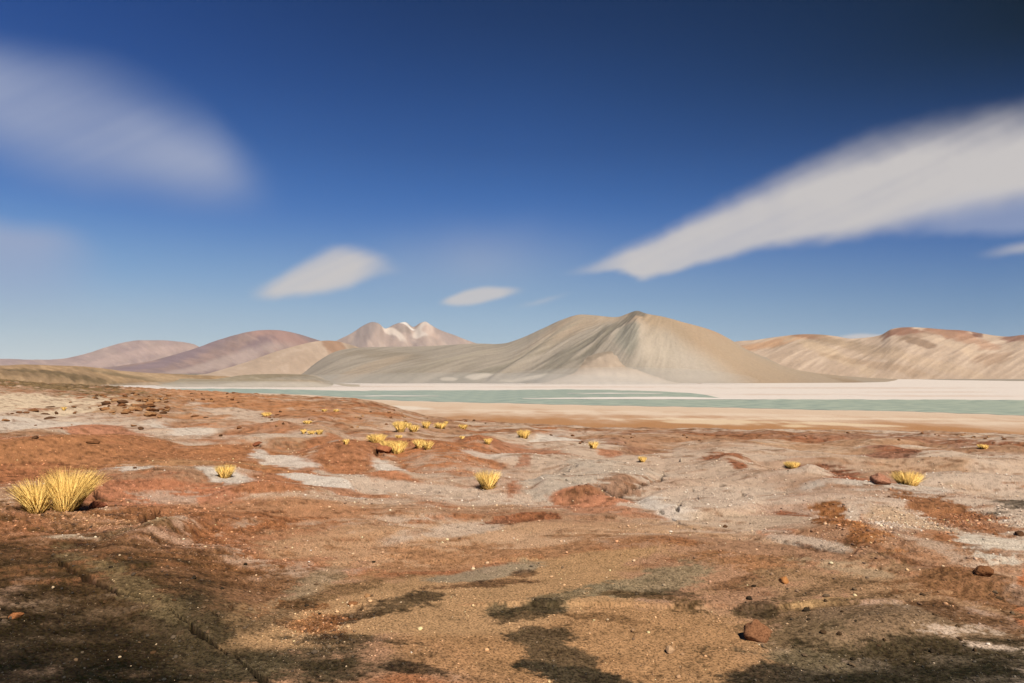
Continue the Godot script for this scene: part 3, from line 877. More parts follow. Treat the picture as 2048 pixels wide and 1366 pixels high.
func fill(g: Sheet, a: Color, b: Color, c: Color) -> void:
	for k in g.nr * g.nc:
		g.col[k] = a.lerp(b, smoothstep(-0.25, 0.3, g.w1[k] + g.w2[k] * 0.4)).lerp(c, smoothstep(0.1, 0.5, g.w2[k] - g.w1[k] * 0.4) * 0.5)

func grain(g: Sheet, amount: float) -> void:
	for k in g.nr * g.nc:
		var s := 1.0 + g.w2[k] * amount + noise_ridge.get_noise_2d(float(k % g.nc) * 11.0, float(k / g.nc) * 16.0) * amount * 0.28 + (rng.randf() - 0.5) * amount * 0.5
		g.col[k] = Color(g.col[k].r * s, g.col[k].g * s, g.col[k].b * s)

func make_mountains() -> void:
	var rock := StandardMaterial3D.new()
	rock.vertex_color_use_as_albedo = true
	rock.roughness = 1.0
	rock.metallic_specular = 0.1
	var g: Sheet
	var o: MeshInstance3D

	# far left: two purple mountains, air haze painted into their pale colours
	g = mountain([[-900, 700], [-500, 712], [-200, 716], [0, 717.5], [60, 719], [120, 718], [165, 709], [220, 692], [265, 681.5], [300, 680.5], [345, 682], [385, 688], [410, 700], [470, 720], [560, 745]], 13000, 9800, 1.15, 0.10, 0.4, 3)
	fill(g, lin(176, 154, 144, MTN), lin(168, 146, 139, MTN), lin(186, 162, 149, MTN))
	g.stain(250, 712, 160, 10, -10, lin(190, 165, 153, MTN), 0.7, 0.5, 0.4, 0.4)
	grain(g, 0.14)
	o = put("mountain", g.build(), rock)
	tag(o, "low flat-topped mauve mountain, farthest on the left", "mountain", "", "structure")
	g = mountain([[110, 742], [200, 736], [300, 722], [360, 706], [400, 693], [430, 682], [480, 667], [515, 661], [540, 660], [580, 664], [640, 681], [700, 697], [760, 725], [800, 745]], 10500, 7600, 1.2, 0.10, 0.7, 4)
	fill(g, lin(160, 135, 125, MTN), lin(147, 126, 121, MTN), lin(172, 144, 132, MTN))
	g.stain(560, 668, 90, 9, 8, lin(171, 137, 125, MTN), 0.8, 0.4, 0.3, 0.4)
	g.stain(505, 700, 46, 16, -30, lin(136, 116, 117, MTN), 0.75, 0.4, 0.5, 0.5)
	g.stain(330, 724, 160, 8, -6, lin(145, 125, 127, MTN), 0.8, 0.4, 0.4, 0.4)
	g.stain(430, 730, 120, 10, -10, lin(185, 164, 152, MTN), 0.8, 0.5, 0.5, 0.4)
	grain(g, 0.14)
	o = put("mountain", g.build(), rock)
	tag(o, "rounded purple brown mountain with a broad dark left flank", "mountain", "", "structure")

	# the snowy summit, its rock tones greyed to paint in distance haze
	g = mountain([[600, 716], [650, 692], [700, 668], [728, 650], [745, 644], [757, 647], [770, 657], [786, 650], [800, 645.5], [812, 645], [826, 654], [840, 646], [851, 643], [862, 650], [880, 660], [905, 669], [950, 686], [1010, 702], [1100, 720]], 12500, 9500, 1.25, 0.09, 0.2, 6)
	fill(g, lin(181, 160, 147, MTN), lin(169, 151, 141, MTN), lin(194, 174, 158, MTN))
	g.stain(728, 664, 34, 15, -40, lin(153, 138, 131, MTN), 0.85, 0.3, 0.3, 0.2)
	g.stain(848, 657, 26, 12, -30, lin(225, 209, 194, MTN), 0.95, 0.3, 0.3, 0.2)
	g.stain(782, 662, 34, 6, 38, lin(222, 205, 189, MTN), 0.95, 0.3, 0.3, 0.2)
	g.stain(812, 648, 16, 2.5, 14, lin(234, 226, 216, MTN), 0.9, 0.3, 0.3, 0.2)
	g.stain(808, 658, 14, 6, 0, lin(161, 145, 133, MTN), 0.8, 0.3, 0.4, 0.2)
	g.stain(866, 664, 18, 9, 0, lin(204, 179, 163, MTN), 0.8, 0.3, 0.4, 0.2)
	g.stain(900, 680, 50, 10, 24, lin(174, 155, 145, MTN), 0.8, 0.4, 0.4, 0.2)
	grain(g, 0.14)
	o = put("mountain", g.build(), rock)
	tag(o, "pink twin-peaked mountain with pale snow in its gullies", "mountain", "", "structure")

	# the hills on the right
	g = mountain([[1380, 716], [1440, 690], [1480, 682], [1510, 680], [1545, 675], [1590, 669.5], [1630, 668.5], [1670, 672], [1700, 677], [1735, 675], [1762, 670], [1785, 658], [1815, 654.5], [1850, 655.5], [1890, 659], [1930, 661], [1965, 667], [2000, 672], [2020, 673], [2048, 670], [2150, 676], [2400, 700], [2900, 690], [3300, 720]], 5200, 2500, 1.15, 0.036, -1.1, 8)
	fill(g, lin(200, 176, 153, MTN), lin(192, 168, 145, MTN), lin(209, 186, 163, MTN))
	g.stain(1560, 682, 90, 7, -6, lin(195, 153, 117, MTN), 0.8, 0.35, 0.4, 0.3)
	g.stain(1625, 671, 48, 3, 3, lin(155, 119, 95, MTN), 0.8, 0.3, 0.4, 0.3)
	g.stain(1660, 684, 70, 7, -4, lin(171, 149, 124, MTN), 0.7, 0.4, 0.5, 0.4)
	g.stain(1810, 663, 52, 8, 4, lin(149, 108, 87, MTN), 0.9, 0.3, 0.4, 0.4)
	g.stain(1900, 664, 50, 6, 3, lin(156, 114, 92, MTN), 0.9, 0.3, 0.4, 0.4)
	g.stain(1835, 672, 40, 7, -10, lin(172, 147, 125, MTN), 0.8, 0.3, 0.4, 0.4)
	g.stain(1930, 676, 70, 9, 10, lin(186, 147, 120, MTN), 0.7, 0.4, 0.5, 0.5)
	g.stain(1955, 666, 12, 4, 10, lin(133, 98, 83, MTN), 0.85, 0.3, 0.3, 0.3)
	g.stain(2040, 674, 34, 4, 0, lin(142, 103, 86, MTN), 0.85, 0.3, 0.3, 0.3)
	g.stain(1840, 684, 36, 7, 14, lin(154, 128, 106, MTN), 0.8, 0.3, 0.5, 0.4)
	g.stain(1720, 696, 100, 9, 14, lin(176, 152, 126, MTN), 0.7, 0.4, 0.6, 0.5)
	g.stain(1920, 696, 70, 7, 18, lin(214, 188, 161, MTN), 0.6, 0.4, 0.6, 0.5)
	g.stain(1990, 716, 40, 11, -14, lin(175, 146, 121, MTN), 0.7, 0.3, 0.5, 0.4)
	g.stain(1660, 706, 90, 10, 22, lin(207, 181, 151, MTN), 0.7, 0.4, 0.6, 0.5)
	g.stain(1860, 726, 120, 10, 14, lin(204, 178, 151, MTN), 0.7, 0.4, 0.6, 0.5)
	g.stain(1750, 730, 110, 7, 12, lin(179, 152, 125, MTN), 0.6, 0.4, 0.6, 0.5)
	grain(g, 0.25)
	o = put("hill", g.build(), rock)
	tag(o, "long tan hills with red caps on the right", "hill", "", "structure")

	# the smooth tan hill left of the middle
	g = mountain([[330, 764], [420, 746], [490, 725], [540, 707], [590, 692], [630, 683], [655, 681], [680, 684], [710, 692], [760, 712], [820, 740], [880, 764]], 5200, 3000, 1.15, 0.06, 0.3, 10)
	fill(g, lin(198, 174, 151, MTN), lin(192, 168, 145, MTN), lin(203, 180, 159, MTN))
	g.stain(672, 694, 30, 14, 30, lin(174, 139, 113, MTN), 0.9, 0.25, 0.2, 0.2)
	g.stain(716, 704, 26, 10, 20, lin(166, 147, 125, MTN), 0.8, 0.4, 0.2, 0.2)
	grain(g, 0.14)
	o = put("hill", g.build(), rock)
	tag(o, "smooth tan rounded hill with a reddish right shoulder", "hill", "", "structure")

	# the great grey hill in the middle
	g = mountain([[560, 769], [600, 748], [660, 708], [700, 697], [760, 694], [860, 692], [950, 687], [1005, 687], [1040, 677], [1085, 657], [1125, 639], [1160, 629], [1200, 632], [1235, 634], [1256, 627], [1275, 621.5], [1292, 627], [1325, 633], [1370, 645], [1425, 661], [1460, 678], [1490, 697], [1540, 718], [1600, 733], [1700, 746], [1850, 756], [1990, 759], [2200, 764], [2400, 769]], 3600, 1640, 1.1, 0.052, -2.2, 12, LAKE - 0.6, 1.6, 110, 1290.0)
	g.mound(1240, 690, 90, 90, 62, 34.0, 0.0, 0.05)
	g.mound(1280, 660, 34, 60, 20, 20.0, 0.0, 0.1)
	g.mound(900, 730, 220, 18, -12, 14.0, 0.0, 0.2)
	g.mound(1060, 715, 180, 14, -26, 18.0, 0.0, 0.2)
	for i in 10:
		for j in g.nc: g.y[i * g.nc + j] = lerpf(LAKE - 0.6, g.y[i * g.nc + j], i / 10.0)
	fill(g, lin(162, 151, 136, MTN), lin(170, 158, 142, MTN), lin(153, 143, 130, MTN))
	g.stain(1430, 710, 190, 80, 24, lin(186, 160, 131, MTN), 1.0, 0.3, 0.15, 0.1)
	g.stain(1330, 650, 60, 26, 24, lin(176, 154, 128, MTN), 0.95, 0.3, 0.2, 0.2)
	g.stain(1400, 652, 60, 5, 14, lin(181, 146, 115, MTN), 0.8, 0.3, 0.4, 0.3)
	g.stain(1370, 728, 110, 40, 22, lin(196, 183, 166, MTN), 0.9, 0.8, 0.2, 0.2)
	g.stain(1320, 690, 40, 40, 50, lin(189, 175, 156, MTN), 0.7, 0.6, 0.2, 0.2)
	g.stain(1560, 745, 170, 20, 8, lin(181, 159, 134, MTN), 0.8, 0.4, 0.3, 0.3)
	g.stain(1640, 745, 170, 4, 10, lin(160, 136, 110, MTN), 0.7, 0.4, 0.4, 0.4)
	g.stain(1800, 762, 260, 4, 2, lin(178, 158, 134, MTN), 0.7, 0.5, 0.4, 0.4)
	g.stain(1150, 645, 100, 18, -14, lin(178, 159, 137, MTN), 0.9, 0.4, 0.3, 0.3)
	g.stain(1275, 626, 16, 6, 0, lin(123, 113, 100, MTN), 0.9, 0.4, 0.3, 0.3)
	g.stain(1225, 668, 76, 12, -33, lin(131, 123, 109, MTN), 0.8, 0.35, 0.7, 0.6)
	g.stain(1130, 715, 130, 14, -27, lin(139, 131, 117, MTN), 0.8, 0.35, 0.8, 0.6)
	g.stain(1258, 690, 24, 30, -20, lin(150, 145, 131, MTN), 0.8, 0.35, 0.5, 0.3)
	g.stain(1080, 690, 110, 9, -24, lin(175, 163, 143, MTN), 0.7, 0.4, 0.7, 0.6)
	g.stain(980, 742, 150, 8, -14, lin(145, 137, 122, MTN), 0.7, 0.4, 0.7, 0.6)
	g.stain(900, 722, 140, 8, -12, lin(179, 167, 147, MTN), 0.7, 0.4, 0.7, 0.6)
	g.stain(800, 748, 120, 12, -8, lin(156, 145, 129, MTN), 0.7, 0.4, 0.6, 0.5)
	g.stain(760, 708, 90, 9, 6, lin(148, 135, 117, MTN), 0.6, 0.4, 0.5, 0.4)
	g.stain(740, 735, 70, 10, -20, lin(182, 163, 141, MTN), 0.6, 0.4, 0.5, 0.4)
	g.stain(960, 752, 26, 4, -4, lin(212, 199, 181, MTN), 0.85, 0.3, 0.8, 0.6)
	g.stain(1050, 756, 40, 2.5, -6, lin(209, 195, 176, MTN), 0.75, 0.3, 0.8, 0.6)
	g.stain(900, 757, 14, 2.5, 0, lin(209, 195, 176, MTN), 0.7, 0.3, 0.8, 0.6)
	g.stain(1060, 772, 420, 8, 0, lin(220, 206, 191, MTN), 0.75, 0.6, 0.3, 0.3)
	grain(g, 0.24)
	o = put("hill", g.build(), rock)
	tag(o, "great grey hill with a dark pointed top and tan right flank", "hill", "", "structure")

	# pale cone before it, its foot whitened with salt and painted-in dust haze
	g = mountain([[1000, 771], [1070, 764], [1110, 744], [1150, 724], [1190, 708], [1215, 703], [1240, 704], [1275, 714], [1310, 733], [1350, 755], [1400, 767], [1470, 771]], 2150, 1560, 1.05, 0.05, 0.2, 14, LAKE - 0.6, 1.8, 70)
	fill(g, lin(196, 176, 155, MTN), lin(190, 170, 149, MTN), lin(202, 182, 161, MTN))
	g.stain(1200, 707, 70, 4, -8, lin(149, 135, 117, MTN), 0.7, 0.4, 0.5, 0.5)
	g.stain(1230, 762, 260, 28, 0, lin(221, 206, 189, MTN), 0.85, 0.8, 0.2, 0.1)
	g.stain(1230, 772, 260, 14, 0, lin(231, 220, 207, MTN), 0.85, 0.7, 0.2, 0.1)
	grain(g, 0.14)
	o = put("hill", g.build(), rock)
	tag(o, "small pale cone hill at the lake shore before the grey hill", "hill", "", "structure")

	# low dunes on the left
	g = mountain([[200, 772], [300, 764], [340, 759], [380, 757], [430, 758], [480, 751], [540, 748], [590, 748.5], [630, 751], [655, 759], [690, 770], [720, 772]], 1900, 1250, 0.9, 0.07, 0.2, 16, LAKE - 0.6, 2.0, 50)
	fill(g, lin(182, 167, 144, MTN), lin(174, 157, 135, MTN), lin(194, 177, 155, MTN))
	g.stain(560, 750, 110, 4, 2, lin(146, 131, 108, MTN), 0.85, 0.4, 0.4, 0.4)
	g.stain(420, 764, 150, 8, 2, lin(157, 143, 119, MTN), 0.7, 0.5, 0.4, 0.4)
	g.stain(540, 770, 200, 7, 0, lin(209, 195, 176, MTN), 0.7, 0.6, 0.3, 0.3)
	grain(g, 0.14)
	o = put("dune", g.build(), rock)
	tag(o, "low grey dune with a dark rim along the far lake shore", "dune", "", "structure")
	g = mountain([[-1100, 738], [-400, 728], [-100, 733], [0, 731], [50, 729], [110, 731], [170, 733], [215, 738], [260, 743], [330, 747], [420, 751], [520, 757], [600, 766], [640, 771]], 2600, 1420, 0.8, 0.10, 0.3, 18, LAKE - 0.6, 2.0, 60)
	fill(g, lin(181, 149, 113, MTN), lin(164, 136, 104, MTN), lin(189, 159, 123, MTN))
	g.stain(60, 745, 110, 7, 4, lin(136, 113, 85, MTN), 0.75, 0.4, 0.5, 0.5)
	g.stain(150, 752, 120, 6, 8, lin(114, 97, 71, MTN), 0.7, 0.4, 0.5, 0.6)
	g.stain(330, 762, 160, 5, 6, lin(134, 117, 90, MTN), 0.7, 0.4, 0.5, 0.5)
	g.stain(290, 748, 110, 5, 4, lin(194, 165, 131, MTN), 0.7, 0.4, 0.4, 0.4)
	grain(g, 0.3)
	o = put("dune", g.build(), rock)
	tag(o, "low ochre and brown dunes on the left beyond the flat ground", "dune", "", "structure")

# ---------------------------------------------------------------- stones

var stone_shapes := []
var stone_materials := {}

func stone_shape(seed_: int, sides := 14, rings := 9, knobbly := 0.28) -> ArrayMesh:
	var fn := FastNoiseLite.new()
	fn.seed = seed_
	fn.frequency = 0.75
	fn.fractal_octaves = 4
	var rs := RandomNumberGenerator.new()
	rs.seed = seed_
	var cuts := []
	for k in 10:
		cuts.append([Vector3(rs.randfn(), rs.randfn() * 0.8, rs.randfn()).normalized(), rs.randf_range(0.5, 0.85)])
	var st := SurfaceTool.new()
	st.begin(Mesh.PRIMITIVE_TRIANGLES)
	for i in rings + 1:
		for j in sides + 1:
			var th := PI * i / rings
			var ph := TAU * (j % sides) / sides
			var v := Vector3(sin(th) * cos(ph), cos(th), sin(th) * sin(ph))
			var r := 1.0 + fn.get_noise_3dv(v * 1.6) * knobbly * 2.0
			for c in cuts:
				var along: float = v.dot(c[0])
				if along > 0.05: r = minf(r, c[1] / along)
			r += fn.get_noise_3dv(v * 5.0) * 0.16
			st.set_uv(Vector2(float(j) / sides, float(i) / rings))
			st.add_vertex(v * r)
	for i in rings:
		for j in sides:
			var k := i * (sides + 1) + j
			for q in [k, k + 1, k + sides + 1, k + 1, k + sides + 2, k + sides + 1]: st.add_index(q)
	st.generate_normals()
	return st.commit()

func stone_material(c: Color) -> StandardMaterial3D:
	var key := c.to_html()
	if not stone_materials.has(key):
		var m := StandardMaterial3D.new()
		m.albedo_color = c.linear_to_srgb()
		m.roughness = 0.95
		m.metallic_specular = 0.15
		m.uv1_triplanar = true
		m.uv1_scale = Vector3.ONE * 0.6
		m.albedo_texture = stone_tex
		m.normal_enabled = true
		m.normal_texture = stone_bump
		m.normal_scale = 0.9
		stone_materials[key] = m
	return stone_materials[key]

var stone_tex: NoiseTexture2D
var stone_bump: NoiseTexture2D

func stone(px: float, py: float, wide: float, tall: float, c: Color, label: String, group := "", called := "stone", category := "stone", shape := -1, turn := -1.0) -> void:
	var p := on_ground(px, py)
	var m := -p.z / FOCAL
	var s: int = shape if shape >= 0 else rng.randi() % stone_shapes.size()
	var o := put(called, stone_shapes[s], stone_material(c))
	var w := wide * m * 0.5
	var h := tall * m * 0.5
	o.rotation = Vector3(rng.randf_range(-0.15, 0.15), turn if turn >= 0 else rng.randf() * TAU, rng.randf_range(-0.15, 0.15))
	o.scale = Vector3(w, h, w * 0.85) * 1.12
	o.position = p + Vector3(0, h * 0.34, -w * 0.4)
	tag(o, label, category, group)

func make_stones() -> void:
	var fn := FastNoiseLite.new()
	fn.seed = 31
	fn.frequency = 0.02
	fn.fractal_octaves = 6
	fn.fractal_gain = 0.6
	var g := Gradient.new()
	g.offsets = PackedFloat32Array([0.2, 0.5, 0.8])
	g.colors = PackedColorArray([Color(0.55, 0.5, 0.48), Color(0.88, 0.88, 0.87), Color(1, 1, 1)])
	stone_tex = NoiseTexture2D.new()
	stone_tex.noise = fn; stone_tex.width = 512; stone_tex.height = 512; stone_tex.seamless = true; stone_tex.color_ramp = g
	stone_bump = NoiseTexture2D.new()
	stone_bump.noise = fn; stone_bump.width = 512; stone_bump.height = 512; stone_bump.seamless = true; stone_bump.as_normal_map = true; stone_bump.bump_strength = 6.0
	for k in 8:
		stone_shapes.append(stone_shape(100 + k, 22, 14) if k < 3 else stone_shape(100 + k))
	var rust := lin(146, 102, 72, ALB)
	var brown := lin(136, 92, 60, ALB)
	var umber := lin(104, 74, 52, ALB)
	var ochre := lin(200, 138, 84, ALB)
	var buff := lin(206, 168, 130, ALB)
	stone(1524, 1282, 62, 46, rust, "largest reddish brown rock, lying on dark crust at lower right", "", "rock", "rock", 0, 0.6)
	stone(1340, 1308, 20, 18, buff, "small pale buff stone alone on the sand, below the middle", "", "stone", "stone", 1, 1.0)
	stone(1569, 1167, 24, 17, ochre, "small orange stone on brown ground right of the middle", "", "stone", "stone", 2, 2.0)
	stone(1972, 1153, 44, 22, brown, "humped brown rock at the rim of the white patch, far right", "", "rock", "rock", 1, 0.2)
	stone(1898, 1189, 30, 10, lin(176, 134, 98, ALB), "flat tan stone with a dark right edge on brown rock, lower right", "", "stone", "stone", 2, 0.5)
	stone(2042, 1072, 22, 12, umber, "dark stone at the right edge above the white patch")
	stone(1992, 1070, 10, 7, brown, "tiny brown stone left of the dark edge stone, above white patch")
	stone(1766, 969, 50, 24, lin(180, 128, 102, ALB), "red boulder left of the golden tussock on the right", "", "rock", "rock", 0, 1.2)
	stone(190, 1016, 34, 20, lin(172, 108, 80, ALB), "red block with dark gap behind, right of the largest golden tussock", "", "rock", "rock", 2, 0.4)
	stone(28, 1238, 26, 16, lin(176, 116, 74, ALB), "orange brown stone on dark crust at lower left edge", "", "stone", "stone", 2, 0.8)
	stone(102, 1090, 8, 8, umber, "dark little stone in front of the pale patch on the left")
	stone(36, 1106, 8, 8, umber, "dark little stone near the left edge below the grass")
	stone(734, 1196, 14, 9, lin(186, 140, 96, ALB), "tan pebble on the sand pan left of the middle")
	stone(705, 1212, 26, 7, lin(160, 110, 72, ALB), "flat brown chip with a dark gap beneath, left sand pan")
	stone(1452, 1056, 10, 7, umber, "brown pebble alone on the pale slab right of the middle")
	stone(1362, 925, 9, 12, lin(212, 192, 170, ALB), "white upright chip beside the dark red hollow")
	stone(68, 878, 18, 8, umber, "dark flat stone on pale ground at the far left")
	stone(184, 887, 30, 6, brown, "low brown stone on the red rise at the left")
	stone(512, 893, 26, 9, lin(150, 92, 64, ALB), "red brown block at the end of the long red hump")
	stone(268, 938, 9, 5, umber, "tiny dark stone on the red hump, left")
	stone(440, 873, 9, 6, umber, "dark stone on pale streak left of the red hump's end")
	stone(478, 858, 14, 7, brown, "brown stone on the red patch beyond the pale streak")
	stone(768, 906, 36, 18, lin(180, 116, 80, ALB), "red boulder above a dark hollow, beneath the middle grass", "", "rock", "rock", 1, 2.2)
	# the heap of slabs on the left
	var tones := [["brown", brown], ["tan", lin(172, 124, 84, ALB)], ["pale tan", lin(190, 146, 104, ALB)], ["dark brown", umber]]
	for k in 38:
		var a := rng.randfn()
		var b := rng.randfn()
		var w := rng.randf_range(8, 24)
		var t = tones[rng.randi() % 4]
		var where: String = "left half" if a < -0.4 else ("right half" if a > 0.4 else "middle")
		stone(272 + a * 34, 817 + b * 8, w, w * rng.randf_range(0.3, 0.55), t[1], "%s flat stone in the %s of the stone heap on pale ground" % [t[0], where], "flat stones heaped on the left, %s, %s" % [t[0], where], "flat_stone", "flat stone")
	var loose := [[298, 834, 26, 12, "largest block"], [247, 828, 20, 7, "flat block at the left"], [330, 823, 22, 8, "block at the right"], [222, 826, 15, 6, "small block farthest left"], [318, 838, 12, 6, "small block lowest"]]
	for q in loose:
		stone(q[0], q[1], q[2], q[3], lin(172, 128, 88, ALB), "%s lying loose just in front of the stone heap" % q[4], "", "flat_stone", "flat stone")
	for q in [[35, 826, 14, 5], [62, 823, 22, 7], [50, 827, 14, 5], [112, 829, 9, 8], [148, 828, 9, 6], [98, 815, 16, 4], [146, 816, 12, 4], [178, 817, 9, 3], [24, 829, 8, 3], [140, 806, 8, 3], [200, 813, 10, 3], [88, 829, 20, 4], [8, 843, 16, 6], [70, 852, 6, 3], [143, 851, 5, 3], [122, 858, 5, 3], [280, 860, 14, 9], [266, 854, 16, 6], [100, 838, 26, 4], [388, 834, 20, 5], [412, 836, 10, 4], [380, 829, 8, 3]]:
		var t = tones[[0, 3, 1][rng.randi() % 3]]
		var size: String = "long" if q[2] >= 14 else "tiny"
		var where: String = "far" if q[1] < 820 else ("middle" if q[1] < 832 else "near")
		stone(q[0], q[1], q[2], q[3], t[1], "%s %s stone on the %s part of the cream flat, left" % [size, t[0], where], "%s %s stones on the %s cream flat" % [size, t[0], where])
	scatter(34, [170, 480], [784, 808], [5, 12], 0.5, [tones[0], tones[3], tones[1]], "little %s stone strewn beyond the stone heap, %s", "stones beyond the heap")
	scatter(44, [520, 1000], [818, 858], [4, 10], 0.5, [tones[0], tones[3], tones[2]], "little %s stone on the far red ground behind the grass, %s", "stones on the far red ground")
	scatter(36, [1050, 2040], [866, 890], [4, 9], 0.5, [tones[0], tones[3], ["rust red", rust], tones[2]], "little %s stone along the far rim of rocky ground, %s", "stones along the far rim")
	scatter(30, [1480, 2040], [1150, 1350], [7, 16], 0.6, [["umber", lin(88, 68, 48, ALB)], ["grey brown", lin(120, 100, 78, ALB)], ["dark", lin(62, 52, 40, ALB)]], "%s pebble on the dark crust at lower right, %s", "pebbles on the right crust")
	scatter(34, [0, 760], [1120, 1360], [6, 13], 0.6, [["umber", lin(92, 68, 46, ALB)], ["grey brown", lin(122, 98, 74, ALB)], ["dark", lin(60, 50, 38, ALB)]], "%s pebble on the dark crust at lower left, %s", "pebbles on the left crust")

func scatter(count: int, xs: Array, ys: Array, wide: Array, flatness: float, tones: Array, label: String, group: String) -> void:
	for k in count:
		var a := rng.randf()
		var b := rng.randf()
		var w := rng.randf_range(wide[0], wide[1])
		var t = tones[rng.randi() % tones.size()]
		var where: String = ["farther", "nearer"][int(b * 2.0)] + " " + ["left side", "middle", "right side"][mini(int(a * 3.0), 2)]
		stone(lerpf(xs[0], xs[1], a), lerpf(ys[0], ys[1], b), w, w * flatness * rng.randf_range(0.75, 1.2), t[1], label % [t[0], where], "%s, %s, %s" % [group, t[0], where])

func make_gravel() -> void:
	var mm := MultiMesh.new()
	mm.transform_format = MultiMesh.TRANSFORM_3D
	mm.use_colors = true
	mm.mesh = stone_shape(140, 7, 5)
	var n := 26000
	mm.instance_count = n
	for k in n:
		var px := rng.randf_range(-120, 2170)
		var py := 1000.0 + 390.0 * rng.randf()
		if k % 3 == 0: py = rng.randf_range(850, 1020)
		if k % 3 == 1:
			px = [rng.randfn(160, 90), rng.randfn(1740, 60), rng.randfn(640, 60), rng.randfn(380, 160), rng.randfn(1900, 90)][k / 3 % 5]
			py = [rng.randfn(1040, 12), rng.randfn(1070, 26), rng.randfn(1250, 30), rng.randfn(1090, 30), rng.randfn(1030, 12)][k / 3 % 5]
		var d := EYE * FOCAL / (py - HORIZON)
		var x := (px - CX) / FOCAL * d
		var s := 0.0022 * exp(absf(rng.randfn()) * 0.75) * clampf(d / 5.0, 0.8, 2.6)
		s = minf(s, 0.02)
		var b := Basis.from_euler(Vector3(rng.randf() * 6.0, rng.randf() * 6.0, rng.randf() * 6.0)).scaled(Vector3(s, s * 0.7, s))
		mm.set_instance_transform(k, Transform3D(b, Vector3(x, ground.height(x, -d) + s * 0.3, -d)))
		var c := ground.tone(x, -d)
		var t := exp(rng.randfn() * 0.42)
		c = Color(minf(c.r * t, 0.5), minf(c.g * t, 0.42), minf(c.b * t, 0.34))
		if rng.randf() < 0.025: c = c.lerp(lin(222, 190, 150, ALB), 0.6)
		mm.set_instance_color(k, c)
	var o := MultiMeshInstance3D.new()
	o.name = numbered("gravel")
	o.multimesh = mm
	var m := StandardMaterial3D.new()
	m.vertex_color_use_as_albedo = true
	m.roughness = 0.95
	o.material_override = m
	add_child(o, true)
	tag(o, "fine grit and gravel strewn over the rocky ground", "gravel", "", "stuff")

# ---------------------------------------------------------------- grass

var straw: StandardMaterial3D
var thatch: StandardMaterial3D

func blades(count: int, wide: float, tall: float, lean: Vector2, thick: float, tips: Color, roots: Color, seed_: int, spread := 1.0) -> ArrayMesh:
	var rs := RandomNumberGenerator.new()
	rs.seed = seed_
	var v := PackedVector3Array()
	var n := PackedVector3Array()
	var c := PackedColorArray()
	var f := PackedInt32Array()
	for k in count:
		var az := rs.randf() * TAU
		var r := sqrt(rs.randf())
		var root := Vector3(cos(az) * r * wide * 0.22, 0, sin(az) * r * wide * 0.22)
		var tilt := (r * 0.30 + absf(rs.randfn()) * 0.12) * spread
		var out := az + rs.randfn() * 0.5
		var dir := Vector3(cos(out) * sin(tilt) + lean.x, cos(tilt), sin(out) * sin(tilt) + lean.y).normalized()
		var long := tall * rs.randf_range(0.62, 1.2) * (1.06 - 0.12 * r)
		var sag := Vector3(cos(out), 0, sin(out)) * long * rs.randf_range(0.02, 0.22)
		var across := dir.cross(Vector3(rs.randfn(), 0.2, rs.randfn())).normalized() * thick * rs.randf_range(0.6, 1.2)
		var tone := rs.randf_range(0.72, 1.15)
		var tip := tips if rs.randf() > 0.12 else tips.lerp(roots, 0.6)
		var face := Vector3(dir.x * 0.8 + rs.randfn() * 0.2, 0.6, dir.z * 0.8 + 0.35).normalized()
		var b := v.size()
		for s in 4:
			var t := s / 3.0
			var p := root + dir * long * t + sag * t * t - Vector3(0, long * 0.10 * t * t * t, 0)
			var hw := across * (1.0 - t * 0.85)
			v.append(p - hw); v.append(p + hw)
			n.append(face); n.append(face)
			var q := roots.lerp(tip, smoothstep(0.0, 0.36, t))
			q = Color(q.r * tone, q.g * tone, q.b * tone)
			c.append(q); c.append(q)
		for s in 3:
			var q := b + s * 2
			f.append_array([q, q + 2, q + 1, q + 1, q + 2, q + 3])
	var arr := []
	arr.resize(Mesh.ARRAY_MAX)
	arr[Mesh.ARRAY_VERTEX] = v; arr[Mesh.ARRAY_NORMAL] = n; arr[Mesh.ARRAY_COLOR] = c; arr[Mesh.ARRAY_INDEX] = f
	var m := ArrayMesh.new()
	m.add_surface_from_arrays(Mesh.PRIMITIVE_TRIANGLES, arr)
	return m

func tussock(px: float, py: float, wide: float, tall: float, label: String, lean := Vector2.ZERO, group := "golden tussocks on the rocky ground") -> void:
	var p := on_ground(px, py)
	var m := -p.z / FOCAL
	var w := wide * m
	var h := tall * m
	var root := Node3D.new()
	root.name = numbered("grass_tussock")
	add_child(root, true)
	root.position = p + Vector3(0, -0.01, -w * 0.12)
	tag(root, label, "grass tussock", group)
	var big := wide > 70
	var count := 4600 if big else int(clampf(wide * 45.0, 400.0, 2000.0))
	var thick := 0.0017 if big else clampf(m * 0.3, 0.0022, 0.008)
	var b := put("blades", blades(count, w, h, lean, thick, lin(252, 210, 124, 0.86), lin(224, 172, 84, 0.74), int(px * 7 + py), 1.0 if wide < tall * 1.9 else 1.45), straw, root)
	b.set_meta("kind", "stuff")
	var d := put("dead_base", blades(count / 4, w * 1.15, h * 0.34, Vector2.ZERO, thick, lin(196, 152, 84, ALB), lin(140, 102, 56, ALB), int(px * 3 + py), 1.6), thatch, root)
	d.set_meta("kind", "stuff")

